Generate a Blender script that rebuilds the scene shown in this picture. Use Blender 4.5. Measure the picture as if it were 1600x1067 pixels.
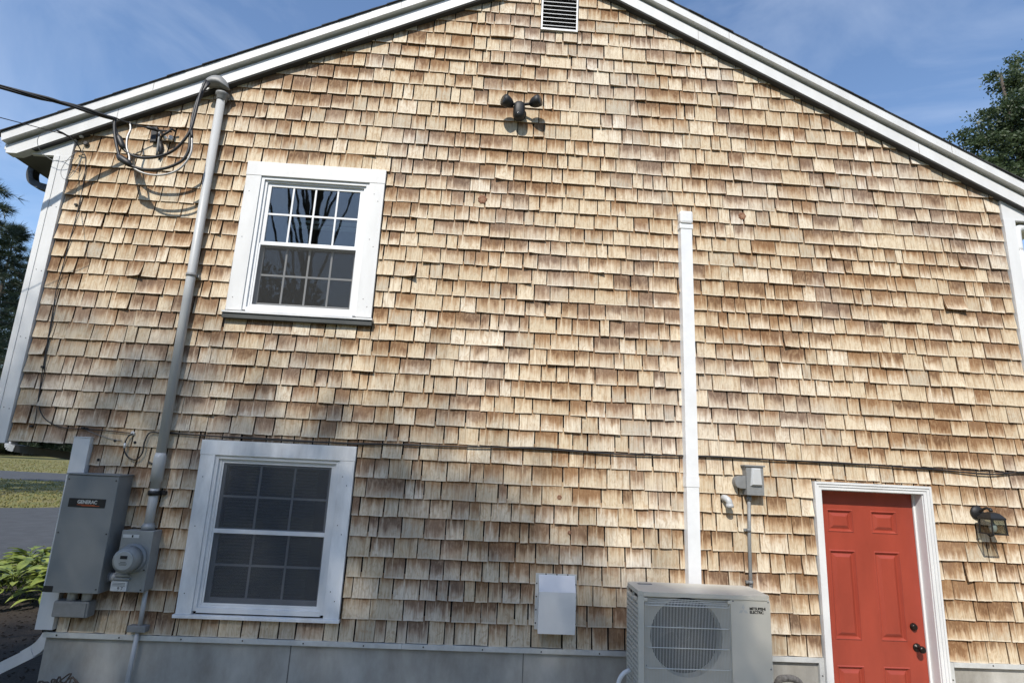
import bpy, bmesh, math, random
import numpy as np
from mathutils import Vector, Matrix

for o in list(bpy.data.objects): bpy.data.objects.remove(o, do_unlink=True)
S = bpy.context.scene
COL = S.collection

# ------------------------------------------------------------------ camera
YAW, PIT, ROL, DIST, CZ, FPX = 0.04271755, 0.21234149, 0.04710018, 4.93415967, 1.75, 880.0
FWD = Vector((math.sin(YAW)*math.cos(PIT), math.cos(YAW)*math.cos(PIT), math.sin(PIT)))
R0 = Vector((math.cos(YAW), -math.sin(YAW), 0)); U0 = R0.cross(FWD)
RT = math.cos(ROL)*R0 + math.sin(ROL)*U0
UP = -math.sin(ROL)*R0 + math.cos(ROL)*U0
CAMP = Vector((0, -DIST, CZ))
cam_d = bpy.data.cameras.new('camera'); cam = bpy.data.objects.new('camera', cam_d); COL.objects.link(cam)
cam_d.sensor_width = 36; cam_d.lens = FPX/1600*36; cam_d.clip_end = 2000; cam_d.clip_start = .05
m = Matrix((RT, UP, -FWD)).transposed().to_4x4(); m.translation = CAMP
cam.matrix_world = m
S.camera = cam
def W(px, py, y=0.0):
    """point of the world at depth y (metres behind the wall plane) that the photo shows at px, py"""
    d = FWD*FPX + RT*(px-800) - UP*(py-533.5)
    return CAMP + d*((y+DIST)/d.y)
def PX(p):
    d = Vector(p)-CAMP; t = d.dot(FWD)
    return (800+FPX*d.dot(RT)/t, 533.5-FPX*d.dot(UP)/t, t)

# ------------------------------------------------------------------ sky, sun, exposure
SUN = Vector((-.35, -1, 1.05)).normalized()
w = bpy.data.worlds.new('World'); S.world = w; w.use_nodes = True
nt = w.node_tree; nt.nodes.clear()
out = nt.nodes.new('ShaderNodeOutputWorld'); bg = nt.nodes.new('ShaderNodeBackground')
sky = nt.nodes.new('ShaderNodeTexSky'); sky.sky_type = 'NISHITA'; sky.sun_disc = False
sky.sun_elevation = math.asin(SUN.z); sky.sun_rotation = math.radians(180)+math.atan(.35)
sky.air_density = 1.0; sky.dust_density = .3; sky.ozone_density = 3.2; sky.altitude = 20
tc = nt.nodes.new('ShaderNodeTexCoord'); mp = nt.nodes.new('ShaderNodeMapping')
mp.inputs['Scale'].default_value = (1.6, 1.6, 4.2); mp.inputs['Rotation'].default_value = (.3, .5, .2)
cn = nt.nodes.new('ShaderNodeTexNoise'); cn.inputs['Scale'].default_value = 1.5; cn.inputs['Detail'].default_value = 7; cn.inputs['Roughness'].default_value = .55
cn.inputs['Distortion'].default_value = .5
cr = nt.nodes.new('ShaderNodeMapRange'); cr.inputs[1].default_value = .48; cr.inputs[2].default_value = .80; cr.inputs[3].default_value = 0; cr.inputs[4].default_value = .42
mx = nt.nodes.new('ShaderNodeMixRGB'); mx.inputs[2].default_value = (4.2, 4.7, 5.6, 1)
L = nt.links
L.new(tc.outputs['Generated'], mp.inputs[0]); L.new(mp.outputs[0], cn.inputs['Vector']); L.new(cn.outputs[0], cr.inputs[0])
L.new(cr.outputs[0], mx.inputs[0]); L.new(sky.outputs[0], mx.inputs[1]); L.new(mx.outputs[0], bg.inputs[0]); L.new(bg.outputs[0], out.inputs[0])
bg.inputs[1].default_value = .135
sd = bpy.data.lights.new('sun', 'SUN'); so = bpy.data.objects.new('sun', sd); COL.objects.link(so)
sd.energy = 3.5; sd.angle = math.radians(.53); sd.color = (1, .94, .85)
so.location = (-6, -17, 20); so.rotation_euler = (-SUN).to_track_quat('-Z', 'Y').to_euler()
S.view_settings.view_transform = 'Standard'; S.view_settings.look = 'None'; S.view_settings.exposure = 0.62; S.view_settings.gamma = 1
S.view_settings.use_curve_mapping = False

# ------------------------------------------------------------------ helpers
WL = {}
def thing(name, label, cat, loc=(0, 0, 0), group=None, parent=None):
    o = bpy.data.objects.new(name, None); COL.objects.link(o); o.empty_display_size = .1
    loc = Vector(loc); WL[o.name] = loc
    if parent: o.parent = parent; o.location = loc-WL[parent.name]
    else: o.location = loc
    if label: o['label'] = label
    if cat: o['category'] = cat
    if group: o['group'] = group
    return o
def tag(o, label, cat, group=None):
    o['label'] = label; o['category'] = cat
    if group: o['group'] = group
    return o
def place(name, me, parent, centre):
    o = bpy.data.objects.new(name, me); COL.objects.link(o)
    WL[o.name] = Vector(centre)
    if parent: o.parent = parent; o.location = Vector(centre)-WL[parent.name]
    else: o.location = centre
    return o
class MB:
    def __init__(s): s.v = []; s.f = []; s.sm = []
    def face(s, pts, smooth=False):
        n = len(s.v); s.v += [tuple(p) for p in pts]; s.f.append(tuple(range(n, n+len(pts)))); s.sm.append(smooth); return s
    def box(s, x0, x1, y0, y1, z0, z1, bev=0):
        if bev:
            bm = bmesh.new(); bmesh.ops.create_cube(bm, size=1)
            for q in bm.verts: q.co = Vector(((x0+x1)/2+q.co.x*(x1-x0), (y0+y1)/2+q.co.y*(y1-y0), (z0+z1)/2+q.co.z*(z1-z0)))
            bmesh.ops.bevel(bm, geom=bm.edges[:], offset=bev, segments=2, profile=.6, affect='EDGES')
            s.addbm(bm); return s
        return s.hexa([(x0, y0, z0), (x1, y0, z0), (x1, y1, z0), (x0, y1, z0), (x0, y0, z1), (x1, y0, z1), (x1, y1, z1), (x0, y1, z1)])
    def hexa(s, p):
        n = len(s.v); s.v += [tuple(q) for q in p]
        for f in ((3, 2, 1, 0), (4, 5, 6, 7), (0, 1, 5, 4), (1, 2, 6, 5), (2, 3, 7, 6), (3, 0, 4, 7)):
            s.f.append(tuple(n+i for i in f)); s.sm.append(False)
        return s
    def addbm(s, bm, smooth=False):
        n = len(s.v); bm.verts.index_update(); s.v += [tuple(q.co) for q in bm.verts]
        for f in bm.faces: s.f.append(tuple(n+q.index for q in f.verts)); s.sm.append(smooth)
        bm.free(); return s
    def bar(s, a, b, wx, wz, up=(0, 0, 1)):
        a = Vector(a); b = Vector(b); d = (b-a).normalized(); u = Vector(up)
        sd_ = d.cross(u).normalized(); u = sd_.cross(d).normalized(); p = []
        for e in (a, b):
            for i, j in ((-1, -1), (1, -1), (1, 1), (-1, 1)): p.append(e+sd_*wx/2*i+u*wz/2*j)
        return s.hexa([p[0], p[1], p[2], p[3], p[4], p[5], p[6], p[7]]) if 0 else s._bar(p)
    def _bar(s, p):
        n = len(s.v); s.v += [tuple(q) for q in p]
        for f in ((0, 1, 2, 3), (7, 6, 5, 4), (0, 4, 5, 1), (1, 5, 6, 2), (2, 6, 7, 3), (3, 7, 4, 0)):
            s.f.append(tuple(n+i for i in f)); s.sm.append(False)
        return s
    def prism(s, poly, y0, y1):
        """polygon of (x, z) seen from the front, extruded from y0 (front) to y1"""
        n = len(s.v); k = len(poly); s.v += [(x, y0, z) for x, z in poly]+[(x, y1, z) for x, z in poly]
        s.f.append(tuple(range(n, n+k))); s.f.append(tuple(range(n+2*k-1, n+k-1, -1))); s.sm += [False, False]
        for i in range(k):
            j = (i+1) % k; s.f.append((n+i, n+k+i, n+k+j, n+j)); s.sm.append(False)
        return s
    def tube(s, pts, r, seg=8, cap=True, smooth=True):
        pts = [Vector(p) for p in pts]; n0 = len(s.v); k = len(pts)
        rr = r if isinstance(r, (list, tuple)) else [r]*k
        prev = None
        for i, p in enumerate(pts):
            d = (pts[min(i+1, k-1)]-pts[max(i-1, 0)]).normalized()
            if prev is None: prev = d.orthogonal().normalized()
            u = (prev-d*prev.dot(d)).normalized(); prev = u; q = d.cross(u)
            for j in range(seg):
                a = 2*math.pi*j/seg; s.v.append(tuple(p+(u*math.cos(a)+q*math.sin(a))*rr[i]))
        for i in range(k-1):
            for j in range(seg):
                a = n0+i*seg+j; b = n0+i*seg+(j+1) % seg
                s.f.append((a, b, b+seg, a+seg)); s.sm.append(smooth)
        if cap:
            s.f.append(tuple(n0+j for j in range(seg-1, -1, -1))); s.f.append(tuple(n0+(k-1)*seg+j for j in range(seg))); s.sm += [False, False]
        return s
    def lathe(s, prof, org, axis, seg=20, smooth=True):
        org = Vector(org); ax = Vector(axis).normalized(); u = ax.orthogonal().normalized(); q = ax.cross(u); n0 = len(s.v)
        for r, h in prof:
            for j in range(seg):
                a = 2*math.pi*j/seg; s.v.append(tuple(org+ax*h+(u*math.cos(a)+q*math.sin(a))*r))
        for i in range(len(prof)-1):
            for j in range(seg):
                a = n0+i*seg+j; b = n0+i*seg+(j+1) % seg; s.f.append((a, b, b+seg, a+seg)); s.sm.append(smooth)
        s.f.append(tuple(n0+j for j in range(seg-1, -1, -1))); s.f.append(tuple(n0+(len(prof)-1)*seg+j for j in range(seg))); s.sm += [False, False]
        return s
    def build(s, name, mat, parent=None, attrs=None, kind=None):
        a = np.array(s.v, dtype=np.float64); c = Vector(((a.min(0)+a.max(0))/2).tolist())
        me = bpy.data.meshes.new(name); me.from_pydata([(q[0]-c.x, q[1]-c.y, q[2]-c.z) for q in s.v], [], s.f)
        me.polygons.foreach_set('use_smooth', s.sm)
        if attrs:
            for k, val in attrs.items():
                at = me.attributes.new(k, 'FLOAT_VECTOR', 'POINT'); at.data.foreach_set('vector', np.array(val, dtype=np.float32).ravel())
        me.materials.append(mat); me.update()
        o = place(name, me, parent, c)
        if kind: o['kind'] = kind
        return o
def spline(pts, n=6):
    P_ = [Vector(p) for p in pts]; P_ = [P_[0]*2-P_[1]]+P_+[P_[-1]*2-P_[-2]]; r = []
    for i in range(1, len(P_)-2):
        a, b, c, d = P_[i-1:i+3]
        for k in range(n):
            t = k/n; r.append(.5*((2*b)+(c-a)*t+(2*a-5*b+4*c-d)*t*t+(3*b-a-3*c+d)*t**3))
    r.append(P_[-2]); return r
def text(name, body, size, mat, parent, loc, spacing=1.0, off=0.0, sx=1.0):
    cu = bpy.data.curves.new(name, 'FONT'); cu.body = body; cu.size = size; cu.extrude = .0006; cu.offset = off; cu.space_character = spacing
    ob = bpy.data.objects.new('tmp_text', cu); COL.objects.link(ob)
    dg = bpy.context.evaluated_depsgraph_get(); me = bpy.data.meshes.new_from_object(ob.evaluated_get(dg))
    bpy.data.objects.remove(ob, do_unlink=True); bpy.data.curves.remove(cu)
    for q in me.vertices: x, y, z = q.co; q.co = (x*sx, -z, y)
    me.materials.clear(); me.materials.append(mat)
    return place(name, me, parent, loc)

# ------------------------------------------------------------------ materials
def nd(t, kind, **kw):
    n = t.nodes.new(kind)
    for k, val in kw.items(): setattr(n, k, val)
    return n
def mat(name, c, rough=.6, var=.12, scale=9.0, metal=0.0, bump=0.0, bscale=60.0, c2=None, spec=.5, stretch=(1, 1, 1), trans=0.0):
    M = bpy.data.materials.new(name); M.use_nodes = True; t = M.node_tree; b = t.nodes['Principled BSDF']
    b.inputs['Roughness'].default_value = rough; b.inputs['Metallic'].default_value = metal; b.inputs['Specular IOR Level'].default_value = spec
    g = nd(t, 'ShaderNodeNewGeometry'); mp = nd(t, 'ShaderNodeMapping'); mp.inputs['Scale'].default_value = stretch
    t.links.new(g.outputs['Position'], mp.inputs[0])
    n = nd(t, 'ShaderNodeTexNoise'); n.inputs['Scale'].default_value = scale; n.inputs['Detail'].default_value = 6; n.inputs['Roughness'].default_value = .62
    t.links.new(mp.outputs[0], n.inputs['Vector'])
    r = nd(t, 'ShaderNodeValToRGB'); t.links.new(n.outputs[0], r.inputs[0])
    lo = c2 if c2 else tuple(q*(1-var) for q in c); hi = c if c2 else tuple(min(1, q*(1+var*.6)) for q in c)
    r.color_ramp.elements[0].position = .32; r.color_ramp.elements[1].position = .68
    r.color_ramp.elements[0].color = (*lo, 1); r.color_ramp.elements[1].color = (*hi, 1)
    t.links.new(r.outputs[0], b.inputs['Base Color'])
    if trans:
        b.inputs['Subsurface Weight'].default_value = 0
        tr = nd(t, 'ShaderNodeBsdfTranslucent'); t.links.new(r.outputs[0], tr.inputs[0])
        ms = nd(t, 'ShaderNodeMixShader'); ms.inputs[0].default_value = trans
        t.links.new(b.outputs[0], ms.inputs[1]); t.links.new(tr.outputs[0], ms.inputs[2]); t.links.new(ms.outputs[0], t.nodes['Material Output'].inputs[0])
    if bump:
        n2 = nd(t, 'ShaderNodeTexNoise'); n2.inputs['Scale'].default_value = bscale; n2.inputs['Detail'].default_value = 4
        t.links.new(mp.outputs[0], n2.inputs['Vector'])
        bp = nd(t, 'ShaderNodeBump'); bp.inputs['Strength'].default_value = bump; bp.inputs['Distance'].default_value = .01
        t.links.new(n2.outputs[0], bp.inputs['Height']); t.links.new(bp.outputs[0], b.inputs['Normal'])
    return M
white = mat('white_trim_paint', (.64, .645, .64), .5, .10, 4.5, bump=.08, bscale=70, stretch=(1, 1, .3))
aged_white = mat('aged_white_paint', (.78, .78, .77), .5, .26, 5.0, bump=.05, bscale=90, stretch=(1, 1, .35))
vinyl = mat('white_vinyl', (.70, .71, .715), .35, .07, 7, bump=.03, bscale=60)
sheath = mat('sheathing', (.012, .008, .006), .9, .3, 12)
concrete = mat('foundation_concrete', (.45, .44, .405), .9, .25, 2.6, bump=.3, bscale=45, c2=(.235, .222, .195), stretch=(1, 1, .5))
alu = mat('grey_flashing', (.58, .59, .58), .45, .12, 14, metal=.25)
screwm = mat('screw_steel', (.06, .055, .05), .5, .2, 40)
greymetal = mat('grey_enamel', (.20, .21, .21), .48, .07, 5, bump=.03, bscale=160)
metermetal = mat('galvanised_grey', (.28, .295, .30), .42, .12, 10, metal=.2)
pvc = mat('grey_conduit', (.43, .44, .44), .45, .09, 6, stretch=(1, 1, .3))
midgrey = mat('grey_casting', (.20, .205, .205), .5, .15, 20)
hoodm = mat('mill_hood_paint', (.72, .73, .74), .38, .06, 4, metal=.15)
black = mat('black_plastic', (.009, .009, .010), .55, .2, 20)
rubber = mat('black_cable', (.014, .014, .015), .5, .2, 20)
barewire = mat('bare_aluminium_wire', (.42, .41, .39), .45, .2, 30, metal=.5)
dark = mat('dark_gutter_metal', (.045, .048, .05), .45, .15, 8)
red = mat('red_door_paint', (.285, .045, .025), .42, .16, 4, bump=.05, bscale=90, stretch=(1, 1, .4))
bronze = mat('oil_rubbed_bronze', (.022, .016, .013), .35, .3, 30, metal=.6)
acm = mat('ivory_enamel', (.60, .57, .49), .5, .05, 4, bump=.02, bscale=200)
acdark = mat('fan_plastic', (.014, .014, .015), .55, .2, 12)
fin = mat('coil_fins', (.012, .012, .012), .5, .2, 60)
gwire = mat('guard_wire', (.60, .60, .56), .45, .06, 20)
ink = mat('black_ink', (.012, .012, .012), .5, .1, 30)
logog = mat('grey_ink', (.50, .50, .47), .45, .05, 30)
redink = mat('orange_ink', (.55, .10, .02), .5, .1, 30)
paper = mat('label_paper', (.60, .61, .60), .5, .12, 40)
roofm = mat('asphalt_roofing', (.045, .045, .047), .95, .5, 60, bump=.5, bscale=120)
soffitm = mat('soffit_shade_tone', (.10, .10, .10), .6, .1, 5)
asphalt = mat('asphalt', (.054, .057, .062), .9, .25, 3, bump=.3, bscale=50)
grassm = mat('lawn', (.115, .13, .032), .95, .3, .9, bump=.6, bscale=9, c2=(.17, .135, .05))
bladem = mat('grass_blade', (.13, .145, .035), .8, .3, 1.1, c2=(.24, .19, .075), trans=.25)
mulch = mat('bark_mulch', (.028, .020, .014), .95, .5, 25, bump=1.0, bscale=55)
leafm = mat('tree_leaf', (.045, .075, .02), .6, .35, .8, c2=(.02, .036, .012), trans=.25)
leafm2 = mat('broad_tree_leaf', (.085, .118, .05), .5, .35, .9, c2=(.038, .062, .026), trans=.42)
needlem = mat('pine_needle', (.028, .05, .02), .6, .4, .8, c2=(.012, .024, .012), trans=.1)
bark = mat('bark', (.09, .07, .055), .95, .4, 12, bump=.8, bscale=30, stretch=(1, 1, .3))
hostam = mat('hosta_leaf', (.33, .38, .09), .4, .35, 7, c2=(.06, .11, .022), trans=.25)
knotm = mat('knot_wood', (.30, .15, .085), .9, .5, 70, c2=(.13, .06, .035), bump=.5, bscale=90)
beige = mat('interior_plaster', (.32, .31, .29), .9, .05, 2)
blindm = mat('window_blind', (.75, .75, .74), .6, .04, 3)
floorm = mat('interior_floor', (.10, .07, .05), .7, .2, 3)

def glass_mat():
    M = bpy.data.materials.new('window_glass'); M.use_nodes = True; t = M.node_tree; t.nodes.clear()
    o = nd(t, 'ShaderNodeOutputMaterial'); tr = nd(t, 'ShaderNodeBsdfTransparent'); gl = nd(t, 'ShaderNodeBsdfGlossy'); mx_ = nd(t, 'ShaderNodeMixShader')
    tr.inputs[0].default_value = (.72, .76, .74, 1); gl.inputs['Roughness'].default_value = .015
    fr = nd(t, 'ShaderNodeFresnel'); fr.inputs[0].default_value = 1.55
    ma = nd(t, 'ShaderNodeMath', operation='MULTIPLY'); ma.inputs[1].default_value = 2.1
    n = nd(t, 'ShaderNodeTexNoise'); n.inputs['Scale'].default_value = 3.5; bp = nd(t, 'ShaderNodeBump'); bp.inputs['Strength'].default_value = .022; bp.inputs['Distance'].default_value = .02
    g = nd(t, 'ShaderNodeNewGeometry'); t.links.new(g.outputs['Position'], n.inputs['Vector']); t.links.new(n.outputs[0], bp.inputs['Height']); t.links.new(bp.outputs[0], gl.inputs['Normal'])
    t.links.new(fr.outputs[0], ma.inputs[0]); t.links.new(ma.outputs[0], mx_.inputs[0]); t.links.new(tr.outputs[0], mx_.inputs[1]); t.links.new(gl.outputs[0], mx_.inputs[2]); t.links.new(mx_.outputs[0], o.inputs[0])
    return M
glass = glass_mat()
def screen_mat(c_=(.085, .09, .10, 1), k_=.66):
    M = bpy.data.materials.new('insect_screen'); M.use_nodes = True; t = M.node_tree; t.nodes.clear()
    o = nd(t, 'ShaderNodeOutputMaterial'); tr = nd(t, 'ShaderNodeBsdfTransparent'); df = nd(t, 'ShaderNodeBsdfDiffuse'); mx_ = nd(t, 'ShaderNodeMixShader')
    df.inputs[0].default_value = c_; mx_.inputs[0].default_value = k_
    t.links.new(tr.outputs[0], mx_.inputs[1]); t.links.new(df.outputs[0], mx_.inputs[2]); t.links.new(mx_.outputs[0], o.inputs[0])
    return M
screen = screen_mat(); screen2 = screen_mat((.055, .056, .056, 1), .52)

def shingle_mat():
    M = bpy.data.materials.new('weathered_cedar'); M.use_nodes = True; t = M.node_tree; b = t.nodes['Principled BSDF']; L = t.links
    b.inputs['Roughness'].default_value = .88; b.inputs['Specular IOR Level'].default_value = .2
    a1 = nd(t, 'ShaderNodeAttribute', attribute_name='sv'); a2 = nd(t, 'ShaderNodeAttribute', attribute_name='sr'); g = nd(t, 'ShaderNodeNewGeometry')
    s1 = nd(t, 'ShaderNodeSeparateXYZ'); s2 = nd(t, 'ShaderNodeSeparateXYZ'); sp = nd(t, 'ShaderNodeSeparateXYZ')
    L.new(a1.outputs['Vector'], s1.inputs[0]); L.new(a2.outputs['Vector'], s2.inputs[0]); L.new(g.outputs['Position'], sp.inputs[0])
    V, R1, WASH = s1.outputs; R2, R3, R4 = s2.outputs
    def mth(op, a, b_=None, c_=None, clamp=False):
        n = nd(t, 'ShaderNodeMath', operation=op); n.use_clamp = clamp
        for i, q in enumerate((a, b_, c_)):
            if q is None: continue
            if isinstance(q, (int, float)): n.inputs[i].default_value = q
            else: L.new(q, n.inputs[i])
        return n.outputs[0]
    xo = mth('MULTIPLY_ADD', R1, 37.0, sp.outputs[0]); zo = mth('MULTIPLY_ADD', R2, 53.0, sp.outputs[2])
    cb = nd(t, 'ShaderNodeCombineXYZ'); L.new(xo, cb.inputs[0]); L.new(zo, cb.inputs[1]); L.new(R3, cb.inputs[2])
    def noise(sx, sz, scale=1.0, detail=4, rough=.55, dist=0):
        mp = nd(t, 'ShaderNodeMapping'); mp.inputs['Scale'].default_value = (sx, sz, 1); L.new(cb.outputs[0], mp.inputs[0])
        n = nd(t, 'ShaderNodeTexNoise'); n.inputs['Scale'].default_value = scale; n.inputs['Detail'].default_value = detail; n.inputs['Roughness'].default_value = rough; n.inputs['Distortion'].default_value = dist
        L.new(mp.outputs[0], n.inputs['Vector']); return n.outputs[0]
    drip = noise(34, 1.3, detail=5, rough=.62); blot = noise(13, 10, detail=3, dist=.8); grain = noise(190, 7, detail=5, rough=.65); fig = noise(21, 9, detail=3, dist=2.4)
    big = nd(t, 'ShaderNodeTexNoise'); big.inputs['Scale'].default_value = .8; big.inputs['Detail'].default_value = 4; L.new(g.outputs['Position'], big.inputs['Vector'])
    def mapr(x, a, b_, c_=0.0, d=1.0, smooth=True):
        n = nd(t, 'ShaderNodeMapRange'); n.interpolation_type = 'SMOOTHSTEP' if smooth else 'LINEAR'; L.new(x, n.inputs[0])
        for i, q in enumerate((a, b_, c_, d)): n.inputs[i+1].default_value = q
        return n.outputs[0]
    # tannin stain that runs down from under the course above in drips
    q = mth('ADD', V, mth('MULTIPLY', mth('SUBTRACT', drip, .5), 1.25)); q = mth('ADD', q, mth('MULTIPLY', mth('SUBTRACT', blot, .5), .75))
    q = mth('ADD', q, mth('MULTIPLY', mth('SUBTRACT', R3, .5), .72))
    q = mth('SUBTRACT', q, mth('MULTIPLY', WASH, .55))
    q = mth('ADD', q, mth('MULTIPLY', mth('SUBTRACT', big.outputs[0], .5), 1.5))
    halo = mapr(q, .08, .82); core = mapr(q, .46, 1.0)
    pale = nd(t, 'ShaderNodeValToRGB'); pale.color_ramp.interpolation = 'LINEAR'; L.new(R2, pale.inputs[0]); e = pale.color_ramp.elements
    e[0].position = 0; e[0].color = (.45, .395, .305, 1); e[1].position = 1; e[1].color = (.67, .597, .475, 1)
    for p_, c_ in ((.15, (.53, .44, .31, 1)), (.5, (.585, .49, .35, 1)), (.8, (.63, .54, .40, 1))): k = e.new(p_); k.color = c_
    brn = nd(t, 'ShaderNodeValToRGB'); L.new(R4, brn.inputs[0]); e = brn.color_ramp.elements
    e[0].color = (.085, .034, .013, 1); e[1].color = (.21, .105, .045, 1); k = e.new(.5); k.color = (.135, .058, .022, 1)
    hon = nd(t, 'ShaderNodeValToRGB'); L.new(R1, hon.inputs[0]); e = hon.color_ramp.elements
    e[0].color = (.34, .185, .083, 1); e[1].color = (.42, .285, .165, 1)
    m0 = nd(t, 'ShaderNodeMixRGB'); L.new(mth('MULTIPLY', halo, .78), m0.inputs[0]); L.new(pale.outputs[0], m0.inputs[1]); L.new(hon.outputs[0], m0.inputs[2])
    m1 = nd(t, 'ShaderNodeMixRGB'); L.new(mth('MULTIPLY', core, .80), m1.inputs[0]); L.new(m0.outputs[0], m1.inputs[1]); L.new(brn.outputs[0], m1.inputs[2])
    # long streaks down the whole face
    strk = noise(44, .9, detail=4, rough=.65); ms_ = nd(t, 'ShaderNodeMixRGB'); L.new(mapr(strk, .50, .70, 0, .55), ms_.inputs[0]); L.new(m1.outputs[0], ms_.inputs[1]); ms_.inputs[2].default_value = (.25, .14, .065, 1)
    # figure of the grain, honey coloured
    m2 = nd(t, 'ShaderNodeMixRGB'); L.new(mapr(fig, .46, .70, 0, .55), m2.inputs[0]); L.new(ms_.outputs[0], m2.inputs[1]); m2.inputs[2].default_value = (.37, .245, .135, 1)
    # fine grain lines
    m3 = nd(t, 'ShaderNodeMixRGB', blend_type='MULTIPLY'); m3.inputs[0].default_value = 1; L.new(m2.outputs[0], m3.inputs[1])
    gr = nd(t, 'ShaderNodeCombineXYZ'); gv = mapr(grain, .32, .56, .76, 1.05)
    for i in range(3): L.new(gv, gr.inputs[i])
    L.new(gr.outputs[0], m3.inputs[2])
    # bleached edge along the butt
    m4 = nd(t, 'ShaderNodeMixRGB'); L.new(mapr(V, .10, .0, 0, .5), m4.inputs[0]); L.new(m3.outputs[0], m4.inputs[1]); m4.inputs[2].default_value = (.68, .60, .48, 1)
    # silvered patches
    bg2 = nd(t, 'ShaderNodeTexNoise'); bg2.inputs['Scale'].default_value = 1.1; bg2.inputs['Detail'].default_value = 5; mp2 = nd(t, 'ShaderNodeMapping'); mp2.inputs['Location'].default_value = (7, 3, 11)
    L.new(g.outputs['Position'], mp2.inputs[0]); L.new(mp2.outputs[0], bg2.inputs['Vector'])
    hs = nd(t, 'ShaderNodeHueSaturation'); hs.inputs['Saturation'].default_value = .62; hs.inputs['Value'].default_value = 1.0; L.new(m4.outputs[0], hs.inputs['Color'])
    m5 = nd(t, 'ShaderNodeMixRGB'); L.new(mapr(mth('ADD', bg2.outputs[0], mth('MULTIPLY', mth('SUBTRACT', R3, .5), .15)), .45, .72, 0, .75), m5.inputs[0]); L.new(m4.outputs[0], m5.inputs[1]); L.new(hs.outputs[0], m5.inputs[2])
    L.new(m5.outputs[0], b.inputs['Base Color'])
    bp = nd(t, 'ShaderNodeBump'); bp.inputs['Strength'].default_value = .35; bp.inputs['Distance'].default_value = .004
    L.new(mth('ADD', grain, fig), bp.inputs['Height']); L.new(bp.outputs[0], b.inputs['Normal'])
    return M
cedar = shingle_mat()

# ------------------------------------------------------------------ numbers of the place
GZ = -.45
ZK = [.315, .483, .639, .797, .954, 1.11, 1.273, 1.421, 1.577, 1.741, 1.888, 2.037, 2.181, 2.318, 2.47, 2.617, 2.761, 2.906, 3.058, 3.206, 3.355, 3.507, 3.654, 3.79, 3.934, 4.082, 4.236, 4.378, 4.534, 4.686, 4.847, 5.004, 5.16, 5.332, 5.481, 5.636, 5.777, 5.932, 6.081, 6.222, 6.37, 6.52, 6.67, 6.82]
XA, ZA = .555, 6.742                      # apex of the rake's lower edge
def zrake(x): return ZA-.5*abs(x-XA)
XL, XR = -4.05, 5.09                      # outer faces of the upper storey
XLL = -3.355                              # left face of the lower storey
ZO = 1.735                                # underside of the overhanging storey
DEPTH = 8.2
WU = (-2.32, -1.045, 2.885, 4.378); WLo = (-2.333, -1.059, .45, 1.825); DO = (2.888, 3.935, -.45, 1.718); VE = (.352, .728, 6.052, 6.70)

# ------------------------------------------------------------------ ground
def sheet(name, poly, z, m_, kind='structure'):
    o = MB().face([(x, y, z) for x, y in poly]).build(name, m_); o['kind'] = kind; return o
sheet('lawn', [(-300, -300), (300, -300), (300, 300), (-300, 300)], GZ, grassm)
sheet('driveway', [(-60, 8.2), (-9.4, 6.6), (-7.2, 7.0), (-5.0, 7.4), (-4.2, 12), (-5, 18), (-9, 20.5), (-12, 18.4), (-15, 15.4), (-20, 13.2), (-60, 12.5)], GZ+.004, asphalt)
sheet('road', [(-120, 33.0), (-60, 31.5), (-10, 28.5), (40, 27), (40, 33), (-10, 36), (-60, 41), (-120, 43)], GZ+.004, asphalt)
sheet('bounce_strip', [(-2.9, -3.6), (14, -3.6), (14, -.02), (-2.9, -.02)], GZ+.012, mat('pale_bounce_ground', (.42, .38, .31), .95, .3, 30, bump=.6, bscale=80))  # unseen pale ground strip added to bounce warm light onto the wall
sheet('mulch_bed', [(-9.5, -.6), (-3.3, -.6), (-3.3, 6.4), (-6, 6.3), (-9.2, 5.6), (-10.2, 3)], GZ+.008, mulch)
rng = random.Random(5)
mb = MB()
for i in range(2600):
    x = rng.uniform(-8.5, -3.4); y = rng.uniform(-.4, 5.8); a = rng.uniform(0, 6.28); l = rng.uniform(.015, .05); wd = rng.uniform(.006, .014)
    c = Vector((x, y, GZ+.014)); d = Vector((math.cos(a), math.sin(a), rng.uniform(-.3, .5))).normalized()
    mb.bar(c-d*l/2, c+d*l/2, wd, .006)
mb.build('mulch_chips', mulch, kind='stuff')
mb = MB()
def in_poly(x, y, P_):
    r = False; j = len(P_)-1
    for i in range(len(P_)):
        if (P_[i][1] > y) != (P_[j][1] > y) and x < (P_[j][0]-P_[i][0])*(y-P_[i][1])/(P_[j][1]-P_[i][1])+P_[i][0]: r = not r
        j = i
    return r
DRV = [(-60, 8.2), (-9.4, 6.6), (-7.2, 7.0), (-5.0, 7.4), (-4.2, 12), (-5, 18), (-9, 20.5), (-12, 18.4), (-15, 15.4), (-20, 13.2), (-60, 12.5)]
RD = [(-120, 33.0), (-60, 31.5), (-10, 28.5), (40, 27), (40, 33), (-10, 36), (-60, 41), (-120, 43)]
for i in range(26000):
    y = 13+rng.random()**1.5*50; k = (y+4.93)/21.4
    x = -rng.uniform(8, 22)*k*1.05
    if in_poly(x, y, DRV) or in_poly(x, y, RD): continue
    a = rng.uniform(0, 6.28); h = rng.uniform(.03, .09); wd = rng.uniform(.012, .03)*(1+y/40)
    dx, dy = math.cos(a)*wd, math.sin(a)*wd; lx, ly = rng.uniform(-.05, .05), rng.uniform(-.05, .05)
    mb.face([(x-dx, y-dy, GZ), (x+dx, y+dy, GZ), (x+lx, y+ly, GZ+h)])
go = mb.build('lawn_grass', bladem, kind='stuff'); tag(go, 'short dry lawn grass between the driveway and the road', 'grass')

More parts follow.
